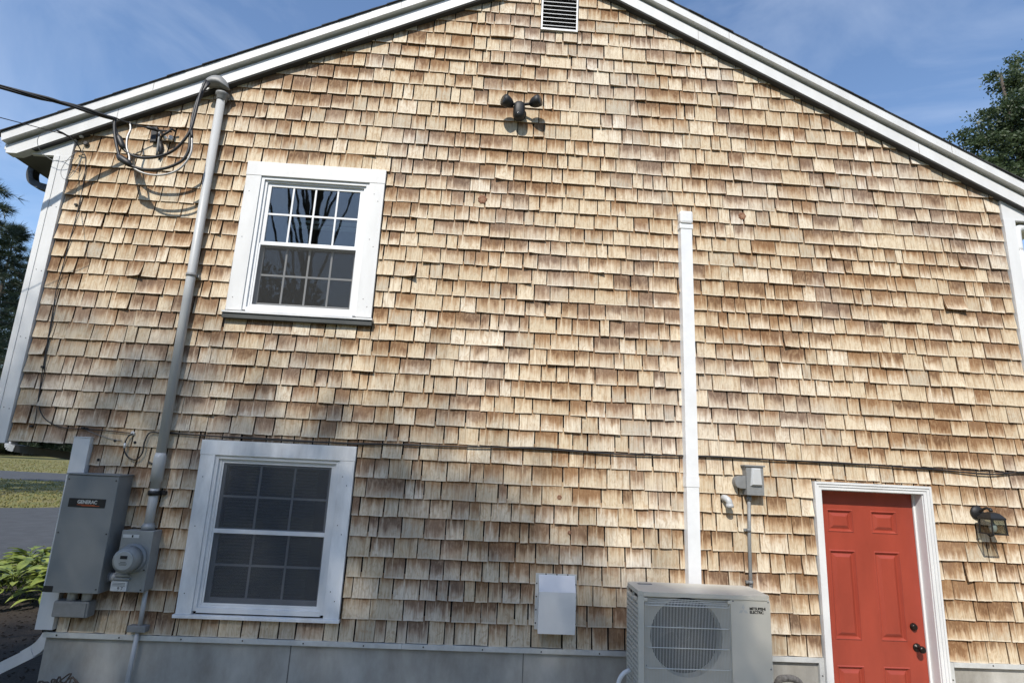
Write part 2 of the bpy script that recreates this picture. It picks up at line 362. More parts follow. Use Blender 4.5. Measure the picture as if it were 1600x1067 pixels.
# ------------------------------------------------------------------ the house
house = thing('house', 'two storey cedar shingled house with white trim and gable end', 'house', (.55, 0, GZ))
def clip_poly(poly, a, b, c):            # keep a*x + b*z <= c
    r = []
    for i in range(len(poly)):
        p, q = poly[i], poly[(i+1) % len(poly)]; dp = a*p[0]+b*p[1]-c; dq = a*q[0]+b*q[1]-c
        if dp <= 0: r.append(p)
        if dp*dq < 0: s_ = dp/(dp-dq); r.append((p[0]+(q[0]-p[0])*s_, p[1]+(q[1]-p[1])*s_))
    return r
HOLES = [(-2.18, -1.187, 2.96, 4.24), (-2.21, -1.186, .50, 1.705), (2.945, 3.87, -.45, 1.655)]
xs = sorted({XL+.01, XLL+.02, XR-.01}|{h[0] for h in HOLES}|{h[1] for h in HOLES}); zs = sorted({GZ, .30, ZO, 8.0}|{h[2] for h in HOLES}|{h[3] for h in HOLES})
mb = MB()
for i in range(len(xs)-1):
    for j in range(len(zs)-1):
        cx, cz = (xs[i]+xs[i+1])/2, (zs[j]+zs[j+1])/2
        if any(h[0] < cx < h[1] and h[2] < cz < h[3] for h in HOLES): continue
        if cx < XLL+.02 and cz < ZO: continue
        if cz < .30: continue
        p = [(xs[i], zs[j]), (xs[i+1], zs[j]), (xs[i+1], zs[j+1]), (xs[i], zs[j+1])]
        p = clip_poly(p, -.5, 1, ZA-.5*XA+.10); p = clip_poly(p, .5, 1, ZA+.5*XA+.10) if len(p) > 2 else p
        if len(p) > 2: mb.prism(p, 0, .14)
gable = mb.build('gable_wall', sheath, house)
# foundation, flashing
mb = MB(); mb.box(XLL+.06, 2.875, .002, .25, GZ-.2, .296); mb.box(3.945, 5.06, .002, .25, GZ-.2, .296)
fnd = mb.build('foundation', concrete, house)
def screw(x, y, z, par): MB().lathe([(.0065, 0), (.0055, .003), (.002, .0045)], (x, y, z), (0, -1, 0), 8).build('screw', screwm, par)
for a, b in ((XLL+.05, -.55), (-.548, 1.5), (1.502, 2.84), (3.985, 5.06)):
    MB().box(a, b, -.030, .001, .274, .312, .002).build('flashing_strip', alu, fnd)
for a, b in ((2.842, 2.884), (3.94, 3.983)): MB().box(a, b, -.029, .001, -.3, .311, .002).build('flashing_strip', alu, fnd)
x = -3.2
while x < 5.0:
    if not 2.86 < x < 3.96: screw(x, -.0302, .293+random.Random(int(x*100)).uniform(-.005, .005), fnd)
    x += .47
for z in (.18, .05): screw(2.863, -.0292, z, fnd); screw(3.962, -.0292, z, fnd)
seamm = (mat('seam_grout', (.13, .125, .115), .95, .2, 20))
for xx in (-1.42, .42, 1.55): MB().box(xx-.003, xx+.003, -.002, .01, GZ-.1, .272).build('form_seam', seamm, fnd)

# --- shingles
def splits(a, b, cuts):
    r = [(a, b)]
    for c in cuts:
        r = [s_ for q in r for s_ in (((q[0], c), (c, q[1])) if q[0]+.004 < c < q[1]-.004 else (q,))]
    return r
RECTS = [WU, WLo, DO, (VE[0], VE[1], VE[2], VE[3]+.4)]
rs = random.Random(21)
shingles = []; prevj = []
CURL = [(640, 432, .045, 1), (795, 440, .03, 1), (858, 470, .028, 1), (1060, 460, .03, 0), (1475, 480, .03, 0), (213, 425, .035, 1), (770, 412, .025, 0), (930, 425, .025, 1), (1500, 480, .03, 1), (1380, 490, .02, 1), (280, 385, .022, 1)]
CW = [(W(a, b).x, W(a, b).z, c, d) for a, b, c, d in CURL]
for k in range(len(ZK)-1):
    z0, z1 = ZK[k], ZK[k+1]
    xa_, xb_ = (-3.222 if k < 9 else -3.902), 4.972
    if z0 > zrake(xa_)-.05: xa_ = XA-(ZA+.07-z0)*2
    if z0 > zrake(xb_)-.05: xb_ = XA+(ZA+.07-z0)*2
    x = xa_; J = []
    while x < xb_-.05:
        wd = .074+.235*rs.betavariate(1.4, 3.3)
        if rs.random() < .06: wd += .1
        e = x+wd
        for _ in range(5):
            if any(abs(e-q) < .028 for q in prevj): e += .024
        if xb_-e < .07: e = xb_
        J.append((x, min(e, xb_))); x = e
    joints = [q[1] for q in J[:-1]]
    cuts = []
    for r in RECTS:
        if r[2] < z1 and r[3] > z0: cuts += [r[0]-.002, r[1]+.002]
    for (a, b) in J:
        for (p, q) in splits(a, b, cuts):
            za, zb = z0, z1; cx = (p+q)/2
            drop = False
            for r in RECTS:
                if r[0] < cx < r[1]:
                    if za >= r[2] and zb <= r[3]: drop = True
                    elif za < r[2] < zb <= r[3]+.5: zb = r[2]-.002
                    elif r[2] <= za < r[3] < zb: za = r[3]+.002
                    elif r[2] < zb and r[3] > za: drop = True
            if drop or q-p < .012 or zb-za < .02: continue
            shingles.append(dict(x0=p, x1=q, z0=za, z1=zb, zb0=z0, zb1=z1, k=k, pj=None))
    for s_ in shingles:
        if s_['k'] == k-1: s_['pj'] = [j for j in joints if s_['x0'] < j < s_['x1']]
    prevj = joints
def shingle_geo(s_, r):
    gap = r.uniform(.0085, .0155) if r.random() < .9 else r.uniform(.002, .004)
    x0, x1, z0, z1 = s_['x0']+gap/2, s_['x1']-gap/2, s_['z0'], s_['z1']
    th = r.uniform(.0115, .0175); base = r.uniform(.006, .0095)
    if r.random() < .10: base += r.uniform(.003, .008)
    dz = r.uniform(-.0035, .0035) if s_['z0'] == s_['zb0'] else 0; tilt = r.uniform(-.005, .005)
    top = z1+(.035 if z1 == s_['zb1'] else 0)
    cl = max(0, r.gauss(0, .0045)); crr = max(0, r.gauss(0, .0045))
    if r.random() < .035: cl += r.uniform(.006, .018)
    if r.random() < .035: crr += r.uniform(.006, .018)
    bow = r.uniform(-.002, .0045)
    for (ux, uz, am, side) in CW:
        if s_['x0'] <= ux < s_['x1'] and s_['zb0'] <= uz+.02 < s_['zb1']:
            if side: crr += am
            else: cl += am
    r1, r2, r3, r4 = r.random(), r.random(), r.random(), r.random()
    wd = x1-x0
    cols = {x0: .55, x1: .55, x0+wd*.35: 0, x0+wd*.65: 0}
    if wd > .05: cols[x0+.011] = 0; cols[x1-.011] = 0
    for j in (s_['pj'] or []):
        hw = r.uniform(.006, .014)
        if j-hw > x0+.004 and j+hw < x1-.004 and r.random() < .85: cols[j-hw] = 0; cols[j] = r.uniform(.5, 1.1); cols[j+hw] = 0
    cx = sorted(cols); vv = [0, .25, .6, 1.0]
    V_, F_, A1, A2 = [], [], [], []
    H = s_['zb1']-s_['zb0']; skew = r.uniform(-.003, .003)
    def yf(u, v): return -(base+th*max(0, 1-v*.85))-(cl*(1-u)**2.2+crr*u**2.2)*max(0, 1-v)**2-bow*4*u*(1-u)*(1-v)*.6
    rough = [r.uniform(-.0016, .0016) for _ in cx]
    gl_ = s_['x0'] < XA-.1 and True
    nrow = len(vv)
    for ri, v0 in enumerate(vv):
        for ci, xx in enumerate(cx):
            u = (xx-x0)/wd
            zz = z0+(top-z0)*v0
            if ri == 0: zz += dz+tilt*(u-.5)+rough[ci]
            zz = min(zz, zrake(xx)+.055)
            v = (zz-s_['zb0'])/H
            V_.append((xx+skew*v0, yf(u, max(0, v)), zz)); A1.append((v, r1, cols[xx]*min(1, max(.3, v*1.3-.15)))); A2.append((r2, r3, r4))
    nc = len(cx)
    for ri in range(nrow-1):
        for ci in range(nc-1):
            a = ri*nc+ci; F_.append((a, a+1, a+nc+1, a+nc))
    # butt: darker end grain, tone also put in to deepen the shadow line
    n = len(V_)
    for ci in range(nc):
        p = V_[ci]; V_.append((p[0], min(p[1]+th+.003, -.001), p[2]+.001)); A1.append((1.15, r1, 0)); A2.append((r2, r3, r4))
    for ci in range(nc-1): F_.append((ci+1, ci, n+ci, n+ci+1))
    # sides: toned dark, putting some of the joint's shade into the colour
    for e, fl_ in ((0, 0), (nc-1, 1)):
        n2 = len(V_)
        for ri in range(nrow):
            p = V_[ri*nc+e]; V_.append((p[0], min(p[1]+th+.002, -.001), p[2])); A1.append((1.6, r1, 0)); A2.append((r2, r3, r4))
        for ri in range(nrow-1):
            a, b, c, d = ri*nc+e, (ri+1)*nc+e, n2+ri+1, n2+ri
            F_.append((a, b, c, d) if fl_ == 0 else (d, c, b, a))
    return V_, F_, A1, A2
# which ones show largest in the photograph
HIDE = [(70, 735, 262, 965), (975, 890, 1210, 1067), (835, 893, 903, 992), (1150, 720, 1197, 780), (1058, 325, 1100, 910)]
for s_ in shingles:
    c = [PX((x, -.02, z)) for x, z in ((s_['x0'], s_['z0']), (s_['x1'], s_['z0']), (s_['x1'], s_['z1']), (s_['x0'], s_['z1']))]
    ar = abs(sum(c[i][0]*c[(i+1) % 4][1]-c[(i+1) % 4][0]*c[i][1] for i in range(4)))/2
    mx_, my_ = sum(q[0] for q in c)/4, sum(q[1] for q in c)/4
    if min(q[0] for q in c) < 0 or max(q[0] for q in c) > 1600 or max(q[1] for q in c) > 1067: ar *= .3
    if any(h[0] < mx_ < h[2] and h[1] < my_ < h[3] for h in HIDE): ar *= .1
    s_['ar'] = ar
order = sorted(shingles, key=lambda q: -q['ar']); big = {id(q) for q in order[:300]}
rest = MB(); RA1, RA2 = [], []
rs = random.Random(77)
for s_ in shingles:
    V_, F_, A1, A2 = shingle_geo(s_, rs)
    if id(s_) in big:
        b_ = MB(); b_.v = V_; b_.f = F_; b_.sm = [False]*len(F_); b_.build('shingle', cedar, gable, {'sv': A1, 'sr': A2})
    else:
        n = len(rest.v); rest.v += V_; rest.f += [tuple(n+i for i in f) for f in F_]; rest.sm += [False]*len(F_); RA1 += A1; RA2 += A2
rest.build('shingles', cedar, gable, {'sv': RA1, 'sr': RA2}, kind='stuff')
# knots
hearts = mat('knot_heart_wood', (.40, .26, .16), .9, .5, 120, c2=(.16, .07, .04))
for px, py, r in ((754, 312, .044), (1160, 338, .038), (874, 777, .022), (890, 832, .016)):
    c = W(px, py, -.021); mb = MB(); n = 22; rk = random.Random(px)
    ring = lambda q, h: [(c.x+math.cos(2*math.pi*i/n)*q*(1+.12*math.sin(i*2.1)), -h, c.z+math.sin(2*math.pi*i/n)*q*1.05*(1+.1*math.cos(i*1.7))) for i in range(n)]
    A, B_, C_ = ring(r, .017), ring(r*.8, .026), ring(r*.4, .0265)
    for P_, Q_ in ((A, B_), (B_, C_)):
        for i in range(n): mb.face([P_[i], P_[(i+1) % n], Q_[(i+1) % n], Q_[i]], True)
    ko = mb.build('knot', knotm, gable); MB().face([(q[0], q[1]-.0004, q[2]) for q in C_]).build('knot_heart', hearts, gable)

# --- corner boards, rakes, roof
def board(name, x0, x1, z0, z1, y0=-.042, y1=.0, m_=white, parent=house, bev=.002): return MB().box(x0, x1, y0, y1, z0, z1, bev).build(name, m_, parent)
cb = board('corner_board', -4.0, -3.904, ZO-.015, 4.30); MB().box(-4.052, -4.0015, -.047, .02, ZO-.015, 4.30, .003).build('edge_board', white, cb)
MB().box(-4.052, -4.02, .0205, .11, ZO-.015, 4.30, .002).build('return_board', white, cb)
cb2 = board('corner_board', XLL, -3.224, .335, 1.792, -.056, .0); MB().box(XLL-.004, -3.220, -.060, .0, 1.7925, 1.80, .002).build('top_cap', white, cb2)
cb3 = board('corner_board', 4.974, 5.09, .335, 4.31)
def rake_poly(side, o0, o1, xe, zb):
    """parallelogram strip between the rake line offset o0 and o1, from the apex to the tail at |x-XA| = xe"""
    p = [(0, ZA+o0), (xe, ZA-.5*xe+o0), (xe+.02, ZA-.5*xe+o1-.01), (0, ZA+o1)]
    p = clip_poly([(x, z) for x, z in p], 0, -1, -zb)
    p = [(XA+side*x, z) for x, z in p]
    return p if side > 0 else p[::-1]
XE = 5.02
shadem = mat('rake_shade_tone', (.035, .035, .036), .8, .2, 20)  # dark strips that carry the rake's shade bands in their colour
for side in (-1, 1):
    rk = MB().prism(rake_poly(side, -.015, .103, XE-.03, 4.275), -.085, -.001).build('rake_board', white, house)
    MB().prism(rake_poly(side, .1035, .20, XE-.05, 4.30), -.050, -.001).build('shadow_strip', shadem, rk)
    MB().prism(rake_poly(side, -.030, -.0155, XE-.25, 4.31), -.078, -.001).build('under_shade_strip', shadem, rk)
    MB().prism(rake_poly(side, .135, .222, XE, 4.275), -.130, -.0505).build('upper_rake_board', white, rk)
    # frieze return over the corner
    xw = XA-(-3.906) if side < 0 else 4.972-XA
    p = [(xw, 4.302), (xw, ZA-.5*xw+.05), (XE-.2, ZA-.5*(XE-.2)+.02), (XE-.2, 4.302)]
    p = [(XA+side*x, z) for x, z in p]
    MB().prism(p if side > 0 else p[::-1], -.038, -.0005).build('return_board', white, rk)
roof = MB()
for side in (-1, 1):
    a, b = (0, ZA+.222+.040), (XE+.06, ZA-.5*(XE+.06)+.222+.040)
    q = [(0, ZA+.2225), (XE+.06, ZA-.5*(XE+.06)+.2225), (b[0], b[1]-.030), (0, a[1]-.030)]
    q = [(XA+side*x, z) for x, z in q]
    roof.prism(q if side > 0 else q[::-1], -.138, DEPTH+.12)
roof_o = roof.build('roof', roofm, house)
# edge shingle tabs along the rake, uneven
rr = random.Random(8)
tb = MB()
for side in (-1, 1):
    u = XE+.02
    while u > 0:
        l = .15; o = rr.uniform(0, .006); y = -.138-rr.uniform(.002, .010)
        q = [(u, ZA-.5*u+.229), (u-l, ZA-.5*(u-l)+.229), (u-l, ZA-.5*(u-l)+.234), (u, ZA-.5*u+.236+o)]
        q = [(XA+side*x, z) for x, z in q]
        tb.prism(q if side < 0 else q[::-1], y, DEPTH); u -= l
tb.build('roof_shingles', roofm, roof_o)['kind'] = 'stuff'
# soffits, side walls, back wall, floors
for a, b, m_ in ((XA-XE, XL+.01, soffitm), (XR-.01, XA+XE, white)): MB().box(a, b, .001, DEPTH, 4.303, 4.32).build('eave_soffit', m_, house)  # left soffit's shade and right soffit's haze are put into their colours
for a, b in ((XA-XE-.02, XA-XE+.004), (XA+XE-.004, XA+XE+.02)): MB().box(a, b, -.059, DEPTH, 4.32, 4.44).build('fascia', white, house)
for a, b, c, d in ((XL+.012, XL+.13, ZO, 4.30), (XLL+.022, XLL+.14, .297, ZO-.001), (XR-.13, XR-.012, .297, 4.30)): MB().box(a, b, .142, DEPTH, c, d).build('side_wall', sheath, house)
mb = MB(); mb.prism([(XLL+.15, .3), (XR-.14, .3), (XR-.14, 4.3), (XA, 6.85), (XL+.14, 4.3), (XL+.14, 1.75), (XLL+.15, 1.75)], DEPTH-.12, DEPTH)
mb.build('back_wall', sheath, house)
mb = MB(); mb.box(XL+.13, XR-.13, .141, DEPTH-.13, ZO-.0, ZO+.2); mb.box(XLL+.15, XR-.14, .26, DEPTH-.13, -.42, -.40); mb.box(XL+.13, XR-.13, .141, DEPTH-.13, 4.32, 4.34)
mb.box(XLL+.15, XR-.14, 3.4, 3.5, -.39, ZO-.01); mb.box(XL+.14, XR-.14, 3.4, 3.5, ZO+.21, 4.31)
mb.build('floor_slab', beige, house)
mb = MB()
mb.box(XLL+.07, XLL+.2, .26, DEPTH, GZ-.2, .295); mb.box(XR-.2, XR-.06, .26, DEPTH, GZ-.2, .295); mb.box(XLL+.07, XR-.06, DEPTH-.2, DEPTH-.001, GZ-.2, .295)
mb.build('foundation_wall', concrete, house)

seamd = mat('board_joint', (.16, .15, .14), .9, .2, 30)
def nail(x, y, z, par): MB().lathe([(.0045, 0), (.004, .0012)], (x, y, z), (0, -1, 0), 7).build('nail', screwm, par)
for side, us in ((-1, (1.9, 4.1)), (1, (1.4, 3.6))):
    for u in us:
        x = XA+side*u; zc = ZA-.5*u
        MB().box(x-.0018, x+.0018, -.0856, -.0845, zc-.010, zc+.098).build('board_joint', seamd, house)
        MB().box(x+.3-.0018, x+.3+.0018, -.1306, -.1295, zc-.15*side+.140, zc-.15*side+.216).build('board_joint', seamd, house)
for z in (2.0, 2.6, 3.2, 3.8): nail(-3.93, -.0425, z, cb); nail(-3.975, -.0425, z+.01, cb)
# --- windows
def window(name, label, O, Fr, upper):
    x0, x1, z0, z1 = O; f0, f1, g0, g1 = Fr
    wn = thing(name, None, None, ((x0+x1)/2, 0, z0), parent=house); wn['label'] = label
    hz = f_top = g1+(.0)
    hc = .0 if upper else .0
    m_ = white if upper else aged_white
    # casing: head across, legs under it
    MB().box(x0, x1, -.046, -.001, g1, z1, .002).build('head_casing', m_, wn)
    zb = z0+(.065 if upper else .026)
    MB().box(x0+.003, f0, -.043, -.001, zb, g1-.001, .002).build('side_casing', m_, wn)
    MB().box(f1, x1-.003, -.043, -.001, zb, g1-.001, .002).build('side_casing', m_, wn)
    if upper:
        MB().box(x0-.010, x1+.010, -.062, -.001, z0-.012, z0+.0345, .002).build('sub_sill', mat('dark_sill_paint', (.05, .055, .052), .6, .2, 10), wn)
        MB().hexa([(x0-.012, -.075, z0+.035), (x1+.012, -.075, z0+.035), (x1+.012, .0, z0+.035), (x0-.012, .0, z0+.035), (x0-.012, -.075, zb-.014), (x1+.012, -.075, zb-.014), (x1+.012, .0, zb-.001), (x0-.012, .0, zb-.001)]).build('sill', m_, wn)
    else:
        MB().box(x0-.012, x1+.004, -.056, -.001, z0, zb-.001, .002).build('sill', m_, wn)
    for z in (z0+.18, (z0+z1)/2, z1-.3):
        nail(x0+.05, -.0435, z, wn); nail(x1-.05, -.0435, z-.02, wn); nail(x1-.09, -.0435, z+.05, wn)
    fr = MB(); t = .03
    d0, d1 = (-.03, .09)
    for (a, b, c, d) in ((f0, f0+t, g0, g1), (f1-t, f1, g0, g1)): fr.box(a+.0005, b, d0, d1, c, d-.0005, .002)
    fr.box(f0+t, f1-t, d0, d1, g1-t, g1-.0005, .002); fr.box(f0+t, f1-t, d0, d1, g0-.012, g0+t-.004, .002)
    # stepped inner stop
    t2 = .052
    fr.box(f0+t, f0+t2, -.012, .085, g0+t-.004, g1-t, .002); fr.box(f1-t2, f1-t, -.012, .085, g0+t-.004, g1-t, .002)
    fr.box(f0+t2, f1-t2, -.012, .085, g1-t2+.006, g1-t, .002); fr.box(f0+t2, f1-t2, -.012, .085, g0+t-.004, g0+.042, .002)
    fr.build('frame', vinyl, wn)
    ix0, ix1 = f0+t2, f1-t2; zm = 3.597 if upper else 1.105
    iz0, iz1 = g0+.042, g1-t2+.006
    nc = 4 if upper else 3
    def sash(nm, a, b, y):
        st = .036; sb = MB()
        sb.box(ix0+.0005, ix0+st, y, y+.03, a, b, .002); sb.box(ix1-st, ix1-.0005, y, y+.03, a, b, .002)
        sb.box(ix0+st, ix1-st, y+.001, y+.029, b-.034, b-.0005, .002); sb.box(ix0+st, ix1-st, y+.001, y+.029, a+.0005, a+(.034 if nm == 0 else .046), .002)
        so_ = sb.build('sash', vinyl, wn)
        X0, X1, Z0, Z1 = ix0+st, ix1-st, a+(.034 if nm == 0 else .046), b-.034
        mw = .017
        cx_ = [X0+(X1-X0)*i/nc for i in range(nc+1)]; cz_ = [Z0+(Z1-Z0)*i/2 for i in range(3)]
        for i in range(1, nc):
            MB().box(cx_[i]-mw/2, cx_[i]+mw/2, y+.006, y+.020, Z0, Z1, .002).build('muntin', vinyl, wn)
        for i in range(nc):
            MB().box(cx_[i]+(mw/2 if i else 0), cx_[i+1]-(mw/2 if i < nc-1 else 0), y+.0065, y+.0195, cz_[1]-mw/2, cz_[1]+mw/2).build('muntin', vinyl, wn)
        for i in range(nc):
            for j in range(2):
                MB().box(cx_[i]+.001, cx_[i+1]-.001, y+.0118, y+.0142, cz_[j]+.001, cz_[j+1]-.001).build('pane', glass, wn)
    sash(0, zm-.012, iz1, .005)
    sash(1, iz0, zm+.012, .042)
    # screens
    so_ = MB()
    a, b = (iz0, zm-.002) if upper else (iz0, iz1)
    y = -.004
    e = .016
    so_.box(ix0+.001, ix0+e, y-.004, y+.006, a, b, .001); so_.box(ix1-e, ix1-.001, y-.004, y+.006, a, b, .001)
    so_.box(ix0+e, ix1-e, y-.004, y+.006, a+.0005, a+e, .001); so_.box(ix0+e, ix1-e, y-.004, y+.006, b-e, b-.0005, .001)
    if not upper: so_.box(ix0+e, ix1-e, y-.006, y+.006, zm-.018, zm+.016, .002)
    so_.build('screen_frame', vinyl, wn)
    if upper: MB().face([(ix0+e, y, a+e), (ix1-e, y, a+e), (ix1-e, y, b-e), (ix0+e, y, b-e)]).build('screen', screen2, wn)
    else:
        MB().face([(ix0+e, y, a+e), (ix1-e, y, a+e), (ix1-e, y, zm-.018), (ix0+e, y, zm-.018)]).build('screen', screen, wn)
        MB().face([(ix0+e, y, zm+.016), (ix1-e, y, zm+.016), (ix1-e, y, b-e), (ix0+e, y, b-e)]).build('screen', screen, wn)
    # what hangs behind the glass
    if upper:
        MB().box(f0+.27, f1-.02, .16, .18, 3.885, 3.915).box(f0+.27, f1-.02, .17, .18, 3.83, 3.87).build('pale_bars', vinyl, wn)  # two pale bars behind the glass, no particular fitting
    else:
        bl = MB(); zz = iz0+.02
        while zz < iz1-.06:
            bl.hexa([(ix0+.02, .125, zz), (ix1-.16, .125, zz), (ix1-.16, .15, zz+.014), (ix0+.02, .15, zz+.014), (ix0+.02, .125, zz+.002), (ix1-.16, .125, zz+.002), (ix1-.16, .15, zz+.016), (ix0+.02, .15, zz+.016)]); zz += .026
        bl.build('blind', blindm, wn)['kind'] = 'stuff'
        MB().box(ix0, ix1-.13, .115, .16, iz1-.05, iz1-.005, .002).build('blind_rail', vinyl, wn)
window('window', 'upper storey white double hung window with eight lites per sash', WU, HOLES[0], True)
window('window', 'lower storey white window with storm screen and pulled blind', WLo, HOLES[1], False)

# --- door
dr = thing('door', None, None, (3.41, 0, -.40), parent=house); dr['label'] = 'red six panel entrance door with white casing'
cs = MB()
for (a, b, y) in ((0, .030, -.032), (.030, .062, -.040)):
    pass
def casing(x0, x1, z0, z1, bands, name):
    mb = MB()
    for (a, b, y) in bands:
        mb.box(x0+a, x0+b-.0004, y, -.0005, z0, z1-a, 0); mb.box(x1-b+.0004, x1-a, y, -.0005, z0, z1-a, 0)
        mb.box(x0+b, x1-b, y, -.0005, z1-b+.0004, z1-a, 0)
    return mb.build(name, white, dr)
casing(DO[0], DO[1], -.42, DO[3], ((0, .018, -.050), (.018, .040, -.043), (.040, .066, -.036)), 'casing')
jm = MB(); jm.box(2.945, 2.957, -.022, .12, -.40, 1.655); jm.box(3.863, 3.872, -.022, .12, -.40, 1.655); jm.box(2.957, 3.863, -.022, .12, 1.645, 1.656)
jm.box(3.845, 3.8629, .070, .084, -.39, 1.6449); jm.box(2.9571, 2.972, .070, .084, -.39, 1.6449)
jm.build('jamb', white, dr)
MB().box(2.957, 3.863, -.03, .12, -.44, -.395, .003).build('threshold', alu, dr)
PAN = [(3.058, 3.294, 1.292, 1.486), (3.455, 3.691, 1.292, 1.486), (3.058, 3.294, .425, 1.146), (3.457, 3.691, .425, 1.146), (3.058, 3.294, -.22, .229), (3.457, 3.692, -.22, .229)]
sx_ = sorted({2.957, 3.863}|{q for p in PAN for q in p[:2]}); sz_ = sorted({-.39, 1.645}|{q for p in PAN for q in p[2:]})
yd = .086; sl = MB()
for i in range(len(sx_)-1):
    for j in range(len(sz_)-1):
        cx, cz = (sx_[i]+sx_[i+1])/2, (sz_[j]+sz_[j+1])/2
        if any(p[0] < cx < p[1] and p[2] < cz < p[3] for p in PAN): continue
        sl.face([(sx_[i], yd, sz_[j]), (sx_[i+1], yd, sz_[j]), (sx_[i+1], yd, sz_[j+1]), (sx_[i], yd, sz_[j+1])])
sl.box(2.957, 3.863, yd+.02, yd+.044, -.39, 1.645)
slab = sl.build('slab', red, dr)
for p in PAN:
    mb = MB(); st = [(0, 0), (.009, -.006), (.024, .013), (.032, .013), (.058, -.001)]
    R_ = [[(p[0]+a, yd+y, p[2]+a), (p[1]-a, yd+y, p[2]+a), (p[1]-a, yd+y, p[3]-a), (p[0]+a, yd+y, p[3]-a)] for a, y in st]
    for a, b in zip(R_, R_[1:]):
        for i in range(4): mb.face([a[i], a[(i+1) % 4], b[(i+1) % 4], b[i]])
    mb.face(R_[-1]); mb.build('panel', red, dr)
MB().lathe([(.031, 0), (.031, .006), (.026, .012), (.024, .022), (.018, .026), (.001, .0262)], (3.752, yd, .547), (0, -1, 0), 24).build('deadbolt', bronze, dr)
MB().lathe([(.034, 0), (.034, .006), (.029, .012), (.013, .016), (.012, .040), (.024, .048), (.029, .060), (.026, .074), (.014, .080), (.001, .081)], (3.765, yd, .385), (0, -1, 0), 24).build('door_knob', bronze, dr)

# --- gable vent
vn = thing('gable_vent', None, None, (.54, 0, 6.05), parent=house); vn['label'] = 'louvred attic vent below the peak'
fr = MB(); x0, x1, z0, z1 = VE
fr.box(x0, x0+.016, -.038, -.001, z0, z1, .001); fr.box(x1-.016, x1, -.038, -.001, z0, z1, .001); fr.box(x0+.016, x1-.016, -.038, -.001, z0+.0005, z0+.022, .001); fr.box(x0+.016, x1-.016, -.038, -.001, z1-.02, z1-.0005, .001)
fr.build('frame', alu, vn)
MB().box(x0+.016, x1-.016, -.004, -.0008, z0+.022, z1-.02).build('screen_backing', black, vn)
zz = z0+.05
while zz < z1-.05:
    MB().hexa([(x0+.0165, -.037, zz), (x1-.0165, -.037, zz), (x1-.0165, -.006, zz+.022), (x0+.0165, -.006, zz+.022), (x0+.0165, -.037, zz+.005), (x1-.0165, -.037, zz+.005), (x1-.0165, -.006, zz+.025), (x0+.0165, -.006, zz+.025)]).build('slat', alu, vn)
    zz += .047

# ------------------------------------------------------------------ gutter and downspout at the left
gt = thing('gutter', 'dark gutter under the left eave with its downspout elbow', 'gutter', (-4.5, .3, 4.3))
mb = MB()
prof = [(-4.56, 4.42), (-4.50, 4.33), (-4.475, 4.33), (-4.475, 4.42)]
g0 = [(-4.60, 4.44), (-4.585, 4.39), (-4.55, 4.345), (-4.495, 4.345), (-4.495, 4.44)]
mb.prism(g0, .12, DEPTH); mb.build('trough', dark, gt)
p = spline([(-4.53, .35, 4.35), (-4.535, .35, 4.28), (-4.50, .35, 4.20), (-4.40, .35, 4.155), (-4.25, .35, 4.13), (-4.16, .35, 4.08), (-4.13, .35, 3.95)], 5)
mb = MB()
for a, b in zip(p, p[1:]): mb.bar(a, b+(b-a)*.2, .06, .085, (0, 1, 0))
mb.build('elbow', dark, gt)
MB().box(-4.16, -4.10, .31, .39, 1.78, 3.96).build('downspout', dark, gt)
p = spline([(-4.13, .35, 1.80), (-4.14, .33, 1.74), (-4.12, .31, 1.69), (-4.06, .30, 1.675)], 4)
mb = MB()
for a, b in zip(p, p[1:]): mb.bar(a, b+(b-a)*.2, .055, .07, (0, 1, 0))
mb.build('lower_elbow', white, gt)
MB().bar((-4.09, .30, 1.68), (-3.50, .30, 1.625), .055, .062, (0, 0, 1)).build('offset_pipe', dark, gt)
MB().box(-3.47, -3.40, .27, .33, .20, 1.66).build('lower_pipe', white, gt)
sp_ = thing('downspout_extension', 'white downspout extension sloping away from the house corner', 'downspout', (-3.9, .3, GZ))
p = spline([(-3.445, .30, .30), (-3.46, .30, .20), (-3.52, .30, .11), (-3.62, .30, .04)], 4)
mb = MB()
mb.tube(p, .064, 4, smooth=False)
mb.build('elbow', white, sp_)
mb = MB(); mb.bar((-3.55, .30, .075), (-4.42, .26, -.40), .10, .085, (0, 0, 1)); mb.build('pipe', white, sp_)
# right eave gutter
gr_ = thing('gutter', 'white gutter end and downspout under the right eave', 'gutter', (5.4, .3, 4.3))
MB().prism([(5.50, 4.44), (5.50, 4.345), (5.555, 4.345), (5.59, 4.39), (5.605, 4.44)], .12, DEPTH).build('trough', white, gr_)
p = spline([(5.53, .16, 4.36), (5.46, .10, 4.29), (5.36, .06, 4.262), (5.22, .03, 4.255), (5.155, .02, 4.235), (5.137, .015, 4.17), (5.135, .015, 4.0)], 5)
MB().tube(p, .040, 12).build('elbow', vinyl, gr_)
MB().tube([(5.135, .015, 4.01), (5.135, .015, .0)], .040, 12).build('downspout', vinyl, gr_)

